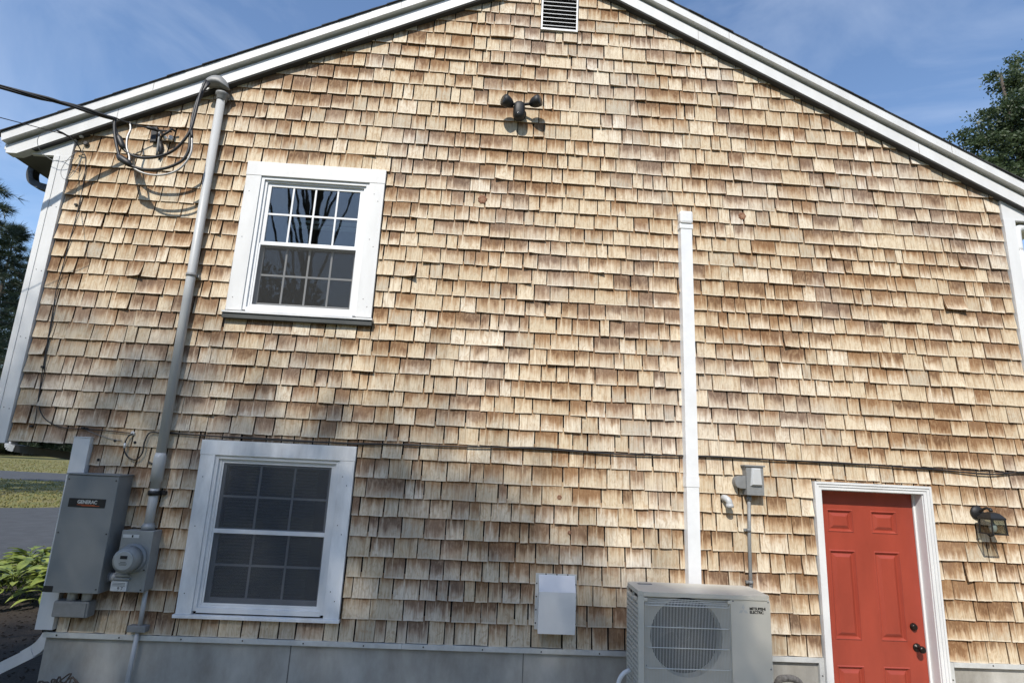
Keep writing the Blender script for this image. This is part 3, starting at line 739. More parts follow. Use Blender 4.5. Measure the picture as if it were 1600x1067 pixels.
# ------------------------------------------------------------------ service mast, head, meter, transfer switch
ms = thing('service_mast', 'grey conduit mast running up the wall to a weatherhead', 'conduit', (-2.64, -.07, 1.10))
xt, xb = W(346, 152, -.075).x, -2.632
MB().tube([(xb, -.072, 1.42), (xt, -.072, W(346, 152, -.075).z)], .0375, 20).build('pipe', pvc, ms)
MB().tube([(xb, -.072, 1.47), (xb-.001, -.072, 1.665), (xb-.001, -.072, 1.70)], [.046, .046, .038], 20).build('coupling', pvc, ms)
MB().tube([(xb, -.072, 1.10), (xb, -.072, 1.48)], .034, 20).build('lower_pipe', pvc, ms)
MB().tube([(xb, -.072, 1.098), (xb, -.072, 1.125), (xb, -.072, 1.15)], [.05, .05, .036], 20).build('hub', metermetal, ms)
mb = MB(); mb.tube([(xb, -.072, 1.365), (xb, -.072, 1.40)], .0445, 20); mb.box(xb-.06, xb+.075, -.05, -.02, 1.367, 1.398); mb.build('strap', black, ms)
zs_ = W(300, 430, -.075).z
mb = MB(); mb.tube([(xb-.006, -.072, zs_-.013), (xb-.006, -.072, zs_+.013)], .044, 20); mb.box(xb-.055, xb+.05, -.05, -.018, zs_-.012, zs_+.012); mb.build('strap', midgrey, ms)
hc = W(341, 131, -.11)
MB().lathe([(.042, 0), (.047, .004), (.047, .045), (.060, .055), (.060, .075)], W(346, 158, -.072), (0, 0, 1), 20).build('clamp_collar', midgrey, ms)
bm = bmesh.new(); bmesh.ops.create_uvsphere(bm, u_segments=22, v_segments=14, radius=1)
for v_ in bm.verts:
    p = v_.co.copy(); z_ = p.z*(.075 if p.z > 0 else .038); r_ = .105+(.012 if p.z < -.2 else 0); X = p.x*r_; 
    if p.x < 0: z_ -= .05*p.x*p.x; X *= 1.12
    if p.x > .2: z_ -= .05*(p.x-.2)
    v_.co = hc+Vector((X, p.y*.062+(-.03 if p.x < 0 else .0)*abs(p.x), z_))
b_ = MB(); b_.addbm(bm, True); b_.build('weatherhead', midgrey, ms)

mt = thing('electric_meter', 'round glass electric meter in a grey socket box below the mast', 'meter', (-2.66, -.02, .62))
MB().box(-2.775, -2.545, -.145, -.018, .652, 1.096, .006).build('socket_box', metermetal, mt)
MB().box(-2.780, -2.540, -.152, -.142, .80, 1.10, .003).build('upper_cover', metermetal, mt)
MB().box(-2.778, -2.542, -.149, -.142, .648, .798, .003).build('lower_cover', metermetal, mt)
mc = (-2.668, -.152, .893)
MB().lathe([(.110, 0), (.110, .012), (.100, .020), (.100, .026)], mc, (0, -1, 0), 32).build('ring', metermetal, mt)
mm = MB().lathe([(.095, .0262), (.095, .07), (.089, .10), (.072, .108)], mc, (0, -1, 0), 32)
me_ = mm.build('meter_body', mat('meter_plastic', (.25, .255, .245), .22, .08, 20), mt)
MB().lathe([(.071, .1085), (.069, .112), (.065, .113)], mc, (0, -1, 0), 32).build('face', mat('meter_face', (.36, .37, .36), .25, .05, 30), mt)
MB().box(mc[0]-.026, mc[0]+.026, mc[1]-.115, mc[1]-.1132, mc[2]+.012, mc[2]+.036).build('display', black, mt)
for zz, hw in ((-.012, .020), (-.022, .030), (-.031, .026)): MB().box(mc[0]-hw, mc[0]+hw, mc[1]-.1142, mc[1]-.1132, mc[2]+zz, mc[2]+zz+.003).build('print', ink, mt)
MB().box(-2.768, -2.645, -.1535, -.1523, 1.044, 1.068).build('warning_label', paper, mt)
MB().box(-2.70, -2.688, -.1545, -.1537, 1.047, 1.065).build('print', ink, mt)
MB().box(-2.785, -2.668, -.165, -.1495, .655, .725, .001).build('tag', paper, mt)
text('print', '9 7', .034, ink, mt, (-2.735, -.1657, .663))
for zz in (.692, .702, .712): MB().box(-2.775, -2.68, -.1660, -.1652, zz, zz+.003).build('print', ink, mt)
mb = MB(); mb.box(-2.775, -2.655, -.170, -.150, .735, .752, .003); mb.box(-2.765, -2.665, -.168, -.150, .76, .775, .003); mb.build('seal_latch', metermetal, mt)
MB().tube([(-2.86, -.09, .74), (-2.77, -.09, .74)], .033, 16).build('nipple', pvc, mt)
MB().tube([(-2.87, -.09, .74), (-2.835, -.09, .74)], .043, 6, smooth=False).build('locknut', midgrey, mt)

tr = thing('transfer_switch', 'tall grey generator transfer switch box on the corner', 'electrical box', (-3.04, -.02, .60))
MB().box(-3.245, -2.845, -.20, -.022, .637, 1.505, .006).build('cabinet', greymetal, tr)
MB().box(-3.252, -2.838, -.212, -.022, 1.5055, 1.516, .003).build('lid', greymetal, tr)
MB().box(-3.243, -2.847, -.206, -.2005, .640, 1.50, .002).build('cover', greymetal, tr)
MB().box(-3.192, -2.914, -.2095, -.2063, 1.262, 1.328, .001).build('name_plate', black, tr)
text('lettering', 'GENERAC', .036, logog, tr, (-3.125, -.2101, 1.290), spacing=1.0, off=.0012, sx=.92)
MB().box(-3.125, -2.99, -.2104, -.2097, 1.279, 1.2825).box(-3.09, -2.955, -.2104, -.2097, 1.2725, 1.2755).build('stripe', redink, tr)
MB().box(-3.249, -3.18, -.2095, -.2063, .642, .685, .001).build('latch', black, tr)
for x, z in ((-3.225, 1.47), (-2.865, 1.47), (-2.865, .67), (-3.225, 1.07), (-2.865, 1.07)): screw(x, -.2062, z, tr)
for x, z in ((-2.755, .81), (-2.565, .81), (-2.565, .665)): screw(x, -.1525, z, mt)
lb = thing('junction_box', 'small grey conduit box hanging under the transfer switch', 'electrical box', (-3.07, -.02, .44))
MB().box(-3.20, -2.935, -.14, -.045, .447, .565, .014).build('body', midgrey, lb)
MB().box(-3.185, -2.95, -.147, -.14, .455, .556, .003).build('cover', midgrey, lb)
mb = MB(); mb.tube([(-3.10, -.09, .56), (-3.10, -.09, .637)], .034, 14); mb.tube([(-2.99, -.09, .56), (-2.99, -.09, .637)], .034, 14); mb.build('nipple', pvc, lb)
mb = MB(); mb.lathe([(.012, 0), (.012, .014), (.004, .018)], (-3.20, -.09, .495), (-1, 0, 0), 10); mb.lathe([(.012, 0), (.012, .014), (.004, .018)], (-3.20, -.09, .525), (-1, 0, 0), 10); mb.build('screw', screwm, lb)

lc = thing('ground_conduit', 'thin grey conduit dropping from the meter past the foundation', 'conduit', (-2.58, -.05, GZ))
MB().tube([(-2.575, -.055, .65), (-2.575, -.055, .38)], .017, 14).build('pipe', pvc, lc)
MB().box(-2.655, -2.515, -.085, -.022, .345, .392, .006).build('fitting', midgrey, lc)
MB().tube([(-2.585, -.05, .35), (-2.60, -.045, .05), (-2.615, -.03, GZ)], .017, 14).build('lower_pipe', pvc, lc)

# ------------------------------------------------------------------ wires
sv = thing('service_drop', 'twisted black service cables spliced beside the weatherhead', 'cable', (-3.2, -.1, 4.6))
far = [(-3.44, -.24, 4.592), (-3.75, -.43, 4.585), (-4.1, -.65, 4.565), (-5.5, -1.52, 4.53), (-8, -3.1, 4.55), (-13, -6.2, 4.8), (-22, -11.8, 5.6)]
def off(pts, ph, r, n=5):
    s_ = spline(pts, n); o = []
    for i, p in enumerate(s_):
        a = ph+i*.55; o.append(p+Vector((0, math.cos(a)*r, math.sin(a)*r)))
    return o
def wpx(l): return [W(a, b, y) for a, b, y in l]
c1 = off(far[::-1], 0, .012)+spline(wpx([(178, 190, -.24), (180, 200, -.235), (184, 213, -.23), (190, 226, -.23), (197, 237, -.23), (212, 245, -.235), (232, 247, -.24), (255, 243, -.25), (273, 234, -.26), (287, 220, -.27), (298, 203, -.27), (304, 183, -.26), (309, 162, -.24), (314, 144, -.22), (322, 126, -.19)]), 4)
c2 = off(far[::-1], 2.1, .012)+spline(wpx([(179, 190, -.24), (179, 206, -.25), (182, 226, -.26), (187, 245, -.27), (195, 253, -.27), (207, 260, -.27), (225, 265, -.27), (248, 265, -.27), (268, 260, -.27), (286, 250, -.27), (295, 234, -.27), (297, 214, -.26), (300, 192, -.25), (307, 167, -.23), (315, 148, -.21), (325, 128, -.19)]), 4)
c3 = off(far[::-1], 4.2, .010)+spline(wpx([(190, 189, -.21), (215, 196, -.15), (236, 202, -.10), (248, 206, -.075)]), 4)
MB().tube(c1, .0125, 8).build('conductor', rubber, sv); MB().tube(c2, .0125, 8).build('conductor', rubber, sv)
MB().tube(c3, .006, 8).build('messenger', rubber, sv)
MB().tube(spline(wpx([(203, 192, -.17), (204, 203, -.18), (199, 215, -.2), (198, 230, -.22), (202, 244, -.24), (204, 258, -.26), (222, 270, -.27), (248, 274, -.27), (274, 268, -.27), (291, 253, -.27), (299, 236, -.27), (300, 214, -.27)]), 4), .0088, 8).build('neutral', barewire, sv)
MB().tube(spline(wpx([(300, 216, -.27), (299, 196, -.26), (303, 175, -.24), (311, 152, -.22), (327, 130, -.19)]), 4), .0125, 8).build('conductor', rubber, sv)
MB().tube(wpx([(183, 211, -.23), (186, 216, -.23), (191, 228, -.23), (194, 234, -.23)]), [.014, .026, .026, .014], 12).build('splice_sleeve', rubber, sv)
MB().tube(wpx([(184, 243, -.27), (188, 247, -.27), (200, 255, -.27), (206, 260, -.27)]), [.015, .030, .030, .015], 12).build('splice_sleeve', rubber, sv)
MB().tube(wpx([(228, 199, -.12), (231, 200, -.11), (240, 202, -.10), (246, 205, -.08)]), [.008, .016, .016, .008], 8).build('wedge_clamp', black, sv)
br = thing('wall_bracket', 'rusty wire bracket holding the service cable on shingles', 'bracket', (-3.1, -.03, 4.5))
q = W(252, 212, -.06)
mb = MB(); mb.bar(W(243, 200, -.04), W(240, 222, -.04), .05, .03, (0, 1, 0)); mb.build('plate', black, br)
mb = MB(); mb.tube(wpx([(249, 206, -.05), (248, 220, -.05), (246, 235, -.045), (245, 243, -.04)]), .010, 8); mb.build('rod', midgrey, br)
mb = MB(); mb.tube(wpx([(252, 206, -.03), (254, 212, -.10), (262, 207, -.10), (268, 202, -.07), (275, 206, -.05)]), .011, 8); mb.tube(wpx([(246, 204, -.09), (258, 205, -.09), (268, 206, -.05)]), .009, 8); mb.build('hook', black, br)
mb = MB(); mb.lathe([(.018, 0), (.022, .012), (.014, .02), (.022, .03), (.018, .045)], W(266, 220, -.05), (0, 0, 1), 12); mb.lathe([(.016, 0), (.016, .02)], W(257, 216, -.07), (1, -.3, .4), 10); mb.build('insulator', paper, br)
MB().tube(wpx([(250, 222, -.035), (252, 232, -.03), (249, 250, -.028)]), [.018, .022, .006], 8).build('stain_boot', black, br)
tl = thing('telephone_wire', 'thin telephone wire with loose coils at the left corner', 'wire', (-3.9, -.1, 4.3))
MB().tube([(-16, -8, 5.3), W(0, 184, -.85), W(50, 197, -.50), W(88, 207, -.26), W(110, 213, -.14), W(129, 217, -.05)], .0035, 6).build('support_wire', rubber, tl)
MB().tube(wpx([(88, 204, -.26), (97, 208, -.21), (108, 214, -.15)]), [.008, .010, .008], 8).build('grip', rubber, tl)
MB().tube(spline(wpx([(108, 214, -.15), (117, 221, -.12), (123, 229, -.09), (126, 236, -.06), (119, 237, -.05)]), 4), .005, 6).build('drop', rubber, tl)
MB().tube(spline(wpx([(87, 207, -.26), (80, 206, -.25), (72, 206.5, -.22), (63, 211, -.2), (58.5, 220, -.18), (61, 232, -.15), (69, 242, -.12), (84, 251, -.10), (100, 252, -.09), (118, 247, -.07)]), 5), .0024, 6).build('coil', midgrey, tl)
MB().tube(spline(wpx([(120, 238, -.05), (110, 245, -.07), (99, 259, -.09), (95, 271, -.09), (100, 280, -.09), (110, 277, -.08), (121, 262, -.06), (127, 248, -.04)]), 5), .0024, 6).build('coil', midgrey, tl)
mb = MB(); mb.lathe([(.012, 0), (.016, .01), (.016, .03), (.010, .04)], W(129, 215, -.025), (0, -1, 0), 12); mb.build('wall_hook', paper, tl)
MB().lathe([(.022, 0), (.022, .02), (.015, .028)], W(136, 226, -.022), (0, -1, 0), 12).build('insulator', screwm, tl)
wr = thing('wall_wire', 'thin dark wire running down the left shingles to the ring of coax', 'wire', (-3.6, -.03, 1.8))
MB().tube(spline(wpx([(119, 237, -.045), (131, 240, -.03), (134, 256, -.028), (130, 290, -.028), (120, 335, -.028), (108, 380, -.028), (95, 427, -.028), (87, 457, -.028), (81, 502, -.028), (71, 556, -.028), (69, 580, -.028), (63, 607, -.028), (60, 628, -.028), (64, 645, -.028), (75, 658, -.028), (99, 668, -.028), (132, 670, -.028), (170, 673, -.028), (207, 677, -.028)]), 4), .0042, 6).build('wire', rubber, wr)
MB().tube(spline(wpx([(87, 457, -.027), (80, 500, -.027), (70, 556, -.027), (60, 620, -.027), (56, 650, -.027), (53, 666, -.027)]), 3), .003, 6).build('wire', rubber, wr)
MB().tube(spline(wpx([(134, 671, -.027), (150, 678, -.027), (175, 686, -.027), (190, 688, -.028)]), 3), .0025, 6).build('wire', midgrey, wr)
for px, py in ((70.5, 574), (122, 322), (53, 666), (133, 669), (139, 670)): MB().box(W(px, py).x-.012, W(px, py).x+.012, -.036, -.020, W(px, py).z-.009, W(px, py).z+.009, .003).build('clip', black, wr)
cx_ = thing('coax_loop', 'black coax loop with splice coming out of the wall', 'cable', (-2.8, -.03, 1.7))
MB().tube(spline(wpx([(208, 677, -.03), (201, 681, -.04), (196, 690, -.045), (194, 702, -.045), (200, 714, -.045), (212, 718, -.045), (222, 708, -.045), (226, 690, -.04), (234, 676, -.032), (250, 676, -.03)]), 5), .0055, 8).build('cable', rubber, cx_)
MB().lathe([(.017, 0), (.017, .008), (.012, .014)], W(208, 677, -.018), (0, -1, 0), 14).build('grommet', paper, cx_)
MB().tube(wpx([(195.5, 692, -.045), (194.5, 700, -.045)]), .010, 8).build('connector', alu, cx_)
for px, py in ((180, 688), (211, 691), (154, 718)): MB().lathe([(.011, 0), (.011, .006)], W(px, py, -.020), (0, -1, 0), 10).build('screw_hole', black, cx_)
MB().bar(W(232, 722, -.03), W(241, 726, -.03), .012, .012).build('clamp', screwm, cx_)
wc = thing('wall_cable', 'pair of black cables strung across the whole shingle wall', 'cable', (1, -.03, 1.86))
A_ = [(250, 676, -.03), (300, 679, -.03), (360, 683, -.034), (440, 688, -.032), (520, 691, -.03), (600, 693.5, -.03), (700, 697, -.03), (790, 699, -.03), (870, 703, -.03), (960, 709, -.03), (1064, 712, -.03), (1120, 714, -.03), (1200, 718, -.03), (1300, 722, -.03), (1400, 729, -.03), (1480, 735, -.03), (1545, 741, -.035), (1600, 737, -.03), (1660, 735, -.03)]
B2 = [(250, 674, -.028), (330, 681, -.032), (400, 684, -.03), (470, 688, -.03), (560, 694, -.03), (640, 694, -.03), (740, 698.5, -.03), (840, 699, -.03), (930, 706, -.03), (1000, 711, -.03), (1100, 712, -.03), (1180, 716, -.03), (1290, 723, -.03), (1390, 728, -.03), (1470, 732, -.03), (1530, 736, -.03), (1600, 739, -.03), (1660, 738, -.03)]
MB().tube(spline(wpx(A_), 4), .0058, 6).build('cable', rubber, wc); MB().tube(spline(wpx(B2), 4), .0045, 6).build('cable', rubber, wc)

# ------------------------------------------------------------------ flood light
fd = thing('flood_light', 'black security light with two lamp heads high on the wall', 'flood light', (.17, -.02, 5.05))
bc = W(811, 174, -.10)
MB().lathe([(.065, 0), (.065, .02), (.05, .035), (.03, .04)], (bc.x+.01, -.022, bc.z+.01), (0, -1, 0), 24).build('mount', black, fd)
bm = bmesh.new(); bmesh.ops.create_uvsphere(bm, u_segments=18, v_segments=12, radius=1)
for v_ in bm.verts:
    p = v_.co; p.x = math.copysign(abs(p.x)**.7, p.x)*.058; p.y = math.copysign(abs(p.y)**.7, p.y)*.062; p.z = math.copysign(abs(p.z)**.75, p.z)*.095; v_.co = p+Vector((bc.x, -.105, bc.z-.005))
b_ = MB(); b_.addbm(bm, True); b_.build('camera_body', black, fd)
MB().lathe([(.030, 0), (.030, .012), (.022, .02), (.004, .024)], (bc.x-.003, -.135, bc.z-.062), (0, -.75, -.6), 18).build('sensor', mat('sensor_dome', (.05, .05, .055), .15, .1, 10), fd)
lensm = mat('lamp_lens', (.03, .03, .03), .25, .1, 20)
for px, py, s_ in ((800, 164, -1), (829, 163, 1)):
    c = W(px, py, -.13)
    MB().tube(spline([(bc.x+s_*.02, -.07, bc.z+.045), (bc.x+s_*.04, -.095, bc.z+.075), c+Vector((s_*.004, .0, .004))], 4), .013, 10).build('arm', black, fd)
    d = Vector((s_*.80, -.52, .12)).normalized()
    MB().lathe([(.012, -.012), (.030, .002), (.048, .032), (.056, .068), (.055, .100), (.048, .104)], c, d, 20).build('lamp_head', black, fd)
    MB().lathe([(.049, .1035), (.045, .107), (.001, .108)], c, d, 20).build('lens', lensm, fd)

# ------------------------------------------------------------------ line set cover and AC unit
lh = thing('line_set_cover', 'tall white plastic pipe cover running up from the air conditioner', 'pipe cover', (1.84, -.02, .4))
def duct(x0, x1, z0, z1, y0, lean, name, m_, par):
    return MB().hexa([(x0+.006, y0, z0), (x1-.006, y0, z0), (x1, -.0175, z0), (x0, -.0175, z0), (x0+.006+lean, y0, z1), (x1-.006+lean, y0, z1), (x1+lean, -.0175, z1), (x0+lean, -.0175, z1)]).build(name, m_, par)
xl0 = W(1074, 905, -.08).x; xl1 = W(1098, 905, -.08).x
xt0 = W(1061, 372, -.08).x; xt1 = W(1084, 376, -.08).x
zj = W(1083, 753, -.08).z; zt = W(1072, 358, -.08).z
ln = ((xt0+xt1)-(xl0+xl1))/2
ww = .118; xc = (xl0+xl1)/2
duct(xc-ww/2, xc+ww/2, .45, zj, -.085, ln*.26, 'cover', vinyl, lh)
xj = xc+ln*.30
duct(xj-ww/2-.004, xj+ww/2+.004, zj-.04, zj+.045, -.0885, 0, 'joint', vinyl, lh)
duct(xj-ww/2, xj+ww/2, zj+.0455, zt, -.085, ln*.7, 'cover', vinyl, lh)
xq = (xt0+xt1)/2
mb = MB(); mb.box(xq-ww/2-.005, xq+ww/2+.005, -.0905, -.0175, zt+.0005, zt+.05, .006); mb.build('joint', vinyl, lh)
mb = MB(); mb.box(xq-ww/2-.004, xq+ww/2+.002, -.105, -.0175, zt+.0505, zt+.175, .022); mb.build('end_cap', vinyl, lh)

ac = thing('air_conditioner', 'ivory outdoor air conditioner unit with wire fan guard', 'air conditioner', (1.68, -.45, GZ))
AX0, AX1, AY0, AY1, AZ0, AZ1 = 1.195, 2.158, -.62, -.26, .09, .868
yf = AY0
GX0, GX1, GZ0, GZ1 = 1.228, 1.862, .20, .855
fc = (1.545, .585); fr_ = .265
# front panel with round opening
mb = MB(); n = 48
ring = [(fc[0]+fr_*math.cos(2*math.pi*i/n), fc[1]+fr_*math.sin(2*math.pi*i/n)) for i in range(n)]
def toedge(x, z):
    dx, dz = x-fc[0], z-fc[1]; t = 9
    if dx > 1e-9: t = min(t, (GX1-fc[0])/dx)
    if dx < -1e-9: t = min(t, (GX0-fc[0])/dx)
    if dz > 1e-9: t = min(t, (GZ1-fc[1])/dz)
    if dz < -1e-9: t = min(t, (GZ0-fc[1])/dz)
    return fc[0]+dx*t, fc[1]+dz*t
for i in range(n):
    a, b = ring[i], ring[(i+1) % n]; A, B_ = toedge(*a), toedge(*b)
    mb.face([(b[0], yf+.03, b[1]), (a[0], yf+.03, a[1]), (A[0], yf+.022, A[1]), (B_[0], yf+.022, B_[1])], True)
    mb.face([(a[0], yf+.03, a[1]), (b[0], yf+.03, b[1]), (b[0]*.98+fc[0]*.02, yf+.10, b[1]*.98+fc[1]*.02), (a[0]*.98+fc[0]*.02, yf+.10, a[1]*.98+fc[1]*.02)], True)
    # fill corners
    if abs(A[0]-B_[0]) > 1e-6 and abs(A[1]-B_[1]) > 1e-6:
        c = (GX1 if a[0] > fc[0] else GX0, GZ1 if a[1] > fc[1] else GZ0)
        mb.face([(A[0], yf+.022, A[1]), (c[0], yf+.022, c[1]), (B_[0], yf+.022, B_[1])])
mb.build('fan_shroud', acm, ac)
mb = MB()
mb.box(AX0+.03, GX0, yf, yf+.05, AZ0, AZ1-.012, .003); mb.box(GX1, AX1, yf, yf+.05, AZ0, AZ1-.012, .003)
mb.box(GX0, GX1, yf+.001, yf+.05, GZ1, AZ1-.012); mb.box(GX0, GX1, yf+.001, yf+.05, AZ0, GZ0)
mb.face([(AX0, yf+.035, AZ0), (AX0+.031, yf+.001, AZ0), (AX0+.031, yf+.001, AZ1-.012), (AX0, yf+.035, AZ1-.012)])
mb.build('front_panel', acm, ac)
mb = MB(); mb.box(AX1-.02, AX1-.0005, yf+.052, AY1, AZ0, AZ1-.012); mb.box(AX0+.02, AX1-.021, AY1-.012, AY1-.0005, AZ0, AZ1-.012); mb.box(AX0+.01, AX1-.021, yf+.11, AY1-.013, AZ0, AZ0+.02); mb.box(GX1+.01, GX1+.03, yf+.052, AY1-.013, AZ0+.021, AZ1-.013)
mb.build('side_panel', acm, ac)
mb = MB(); p = [(AX0-.004, AZ1-.0115), (AX1+.004, AZ1-.0115), (AX1+.004, AZ1+.012), (AX0-.004, AZ1+.012)]
bmx = bmesh.new(); bmesh.ops.create_cube(bmx, size=1)
for v_ in bmx.verts:
    cx, cy, cz = v_.co
    X = AX0-.004 if cx < 0 else AX1+.005; Y = yf-.006 if cy < 0 else AY1+.004; Z = AZ1-.0115 if cz < 0 else AZ1+.018
    v_.co = Vector((X, Y, Z))
ed = [e for e in bmx.edges if abs(e.verts[0].co.z-e.verts[1].co.z) > .02]
bmesh.ops.bevel(bmx, geom=ed, offset=.028, segments=3, affect='EDGES'); mb.addbm(bmx)
top = mb.build('top_panel', acm, ac)
MB().box(AX0+.06, AX0+.17, AY1-.10, AY1-.07, AZ1+.018, AZ1+.0215, .001).build('vent_dimple', midgrey, ac)
# side louvres
lv = MB(); zz = AZ0+.05
while zz < AZ1-.05:
    for (a, b) in ((yf+.045, yf+.185), (yf+.195, AY1-.01)):
        lv.hexa([(AX0-.006, a, zz), (AX0+.014, a, zz+.010), (AX0+.014, b, zz+.010), (AX0-.006, b, zz), (AX0-.006, a, zz+.015), (AX0+.014, a, zz+.022), (AX0+.014, b, zz+.022), (AX0-.006, b, zz+.015)])
    zz += .033
lv.box(AX0-.003, AX0+.012, yf+.186, yf+.194, AZ0, AZ1-.013); lv.box(AX0-.003, AX0+.012, AY1-.0095, AY1, AZ0, AZ1-.013); lv.box(AX0-.003, AX0+.012, yf+.036, yf+.044, AZ0, AZ1-.013)
lv.build('side_louvres', acm, ac)
MB().box(AX0+.022, AX0+.028, yf+.06, AY1-.014, AZ0+.022, AZ1-.014).build('coil', fin, ac)
MB().box(AX0+.03, GX1+.008, AY1-.04, AY1-.0125, AZ0+.022, AZ1-.014).build('coil', fin, ac)
MB().box(AX0-.02, AX0-.003, yf+.055, yf+.10, AZ1-.05, AZ1-.03, .004).build('handle', acm, ac)
# fan
fb = MB(); fb.lathe([(.05, 0), (.05, .05), (.035, .07), (.001, .075)], (fc[0], yf+.15, fc[1]), (0, -1, 0), 20); 
for k in range(3):
    a0 = k*2.094+.4; pr = []
    for i in range(6):
        r = .045+(.245-.045)*i/5
        pr.append([(fc[0]+r*math.cos(a0+s_*(.33+.07*i)+.09*i), yf+.125-s_*.028, fc[1]+r*math.sin(a0+s_*(.33+.07*i)+.09*i)) for s_ in (-1, -.3, .3, 1)])
    for i in range(5):
        for j in range(3): fb.face([pr[i][j], pr[i][j+1], pr[i+1][j+1], pr[i+1][j]], True)
fb.build('fan', acdark, ac)
# wire guard
gd = MB()
nx = 58
for i in range(nx+1):
    x = GX0+.008+(GX1-GX0-.016)*i/nx
    gd.tube([(x, yf+.012, GZ1-.012), (x, yf-.004, GZ1-.055), (x, yf-.004, GZ0+.05), (x, yf+.012, GZ0+.012)], .0023, 4, cap=False, smooth=False)
for zz in (GZ1-.058, GZ1-.20, GZ1-.335, GZ1-.47, GZ0+.05):
    gd.tube([(GX0+.004, yf+.014, zz), (GX0+.03, yf-.007, zz), (GX1-.03, yf-.007, zz), (GX1-.004, yf+.014, zz)], .0034, 6)
for zz in (GZ1-.028, GZ1-.04, GZ1-.016): gd.tube([(GX0+.02, yf+.004, zz), (GX1-.02, yf+.004, zz)], .0028, 6)
gd.build('fan_guard', gwire, ac)
mb = MB()
for x, z in ((GX0+.01, GZ1-.02), (GX1-.01, GZ1-.02), (GX0+.01, GZ0+.02), (GX1-.01, GZ0+.02)): mb.box(x-.012, x+.012, yf-.008, yf+.02, z-.012, z+.012, .003)
mb.build('guard_clips', acm, ac)
# badge
tx = 2.003
text('lettering', 'MITSUBISHI', .026, ink, ac, (tx, yf-.0006, .789), spacing=.92, off=.0009, sx=.98)
text('lettering', 'ELECTRIC', .026, ink, ac, (tx, yf-.0006, .765), spacing=.92, off=.0009, sx=.98)
lg = (1.957, .786); s_ = .020
mb = MB()
for k in range(3):
    a = math.pi/2+k*2*math.pi/3; d = (math.cos(a), math.sin(a)); nn = (-d[1], d[0])
    mb.prism([(lg[0], lg[1]), (lg[0]+d[0]*s_-nn[0]*s_*.55, lg[1]+d[1]*s_-nn[1]*s_*.55), (lg[0]+d[0]*2*s_, lg[1]+d[1]*2*s_), (lg[0]+d[0]*s_+nn[0]*s_*.55, lg[1]+d[1]*s_+nn[1]*s_*.55)], yf-.001, yf-.0002)
mb.build('emblem', logog, ac)
MB().box(AX1+.0005, AX1+.055, -.50, AY1-.01, .15, .62, .006).build('valve_cover', acm, ac)
for x, z in ((AX1-.015, .845), (AX1-.015, .40), (GX1+.02, .845), (AX0+.045, .845), (AX0+.045, .40)): MB().lathe([(.006, 0), (.005, .002), (.002, .003)], (x, yf-.0004, z), (0, -1, 0), 8).build('screw', midgrey, ac)
mb = MB()
for x in (AX0+.15, AX1-.15): mb.box(x-.02, x+.02, yf+.02, AY1-.01, GZ+.0, AZ0-.001) if 0 else mb.box(x-.02, x+.02, yf+.03, yf+.07, GZ, AZ0-.04).box(x-.02, x+.02, AY1-.07, AY1-.03, GZ, AZ0-.04).box(x-.022, x+.022, yf-.02, AY1+.02, AZ0-.0395, AZ0-.001)
mb.build('stand', greymetal, ac)
dp = spline([W(984, 1046, -.45), W(974, 1052, -.46), W(967, 1064, -.46), W(966, 1085, -.45), (1.15, -.42, -.1), (1.16, -.40, GZ)], 5)
tag(MB().tube(dp, .016, 10).build('drain_hose', vinyl), 'pale drain hose curving down beside the air conditioner', 'hose')
# insulated pipe loop right of the unit
p = spline([(2.40, -.05, -.2), (2.42, -.09, .0), W(1216, 1064, -.12), W(1228, 1059, -.13), W(1242, 1061, -.12), W(1252, 1072, -.10), (2.72, -.08, -.1), (2.72, -.05, -.4)], 5)
tag(MB().tube(p, .026, 10).build('insulated_pipe', mat('foam_wrap', (.16, .15, .14), .9, .5, 40, bump=.8, bscale=70)), 'wrapped pipe looping out between air conditioner and door', 'pipe')

# ------------------------------------------------------------------ disconnect, conduit, elbow
dc = thing('disconnect_box', 'grey air conditioner disconnect box with raised cover', 'electrical box', (2.33, -.02, 1.57))
MB().box(2.262, 2.412, -.105, -.019, 1.578, 1.815, .004).build('body', midgrey, dc)
MB().box(2.250, 2.424, -.115, -.019, 1.8155, 1.829, .003).build('lid', midgrey, dc)
mb = MB(); a = [(2.292, -.1055, 1.655), (2.392, -.1055, 1.655), (2.385, -.1055, 1.805), (2.308, -.1055, 1.805)]; b = [(2.305, -.128, 1.668), (2.384, -.128, 1.668), (2.378, -.122, 1.795), (2.322, -.122, 1.795)]
mb.face(b)
for i in range(4): mb.face([a[i], a[(i+1) % 4], b[(i+1) % 4], b[i]])
mb.build('raised_cover', pvc, dc)
mb = MB(); pts = [(2.262, 1.735)]+[(2.222+.052*math.cos(t), 1.683+.052*math.sin(t)) for t in [math.pi/2+i*math.pi/10 for i in range(11)]]+[(2.262, 1.631)]
mb.prism(pts[::-1], -.085, -.022); mb.build('whip_fitting', midgrey, dc)
ec = thing('wall_conduit', 'thin grey conduit from the disconnect box down behind the air conditioner', 'conduit', (2.29, -.04, .2))
MB().tube([(2.305, -.045, 1.578), (2.292, -.045, 1.2), (2.283, -.045, .30)], .0145, 12).build('pipe', midgrey, ec)
MB().tube([(2.305, -.045, 1.53), (2.304, -.045, 1.577)], .021, 12).build('connector', midgrey, ec)
for z in (1.29, .875): mb = MB(); mb.tube([(2.29, -.045, z-.012), (2.29, -.045, z+.012)], .02, 12); mb.box(2.255, 2.29, -.04, -.018, z-.01, z+.01); mb.build('strap', midgrey, ec)
el = thing('pipe_elbow', 'short grey pipe elbow sticking out beside the white cover', 'pipe', (2.10, -.05, 1.5))
q0 = W(1134, 778, -.05)
MB().tube(spline([(q0.x-.005, -.015, q0.z), (q0.x-.003, -.05, q0.z), (q0.x+.012, -.075, q0.z-.018), (q0.x+.020, -.08, q0.z-.05)], 5), .027, 14).build('bend', pvc, el)
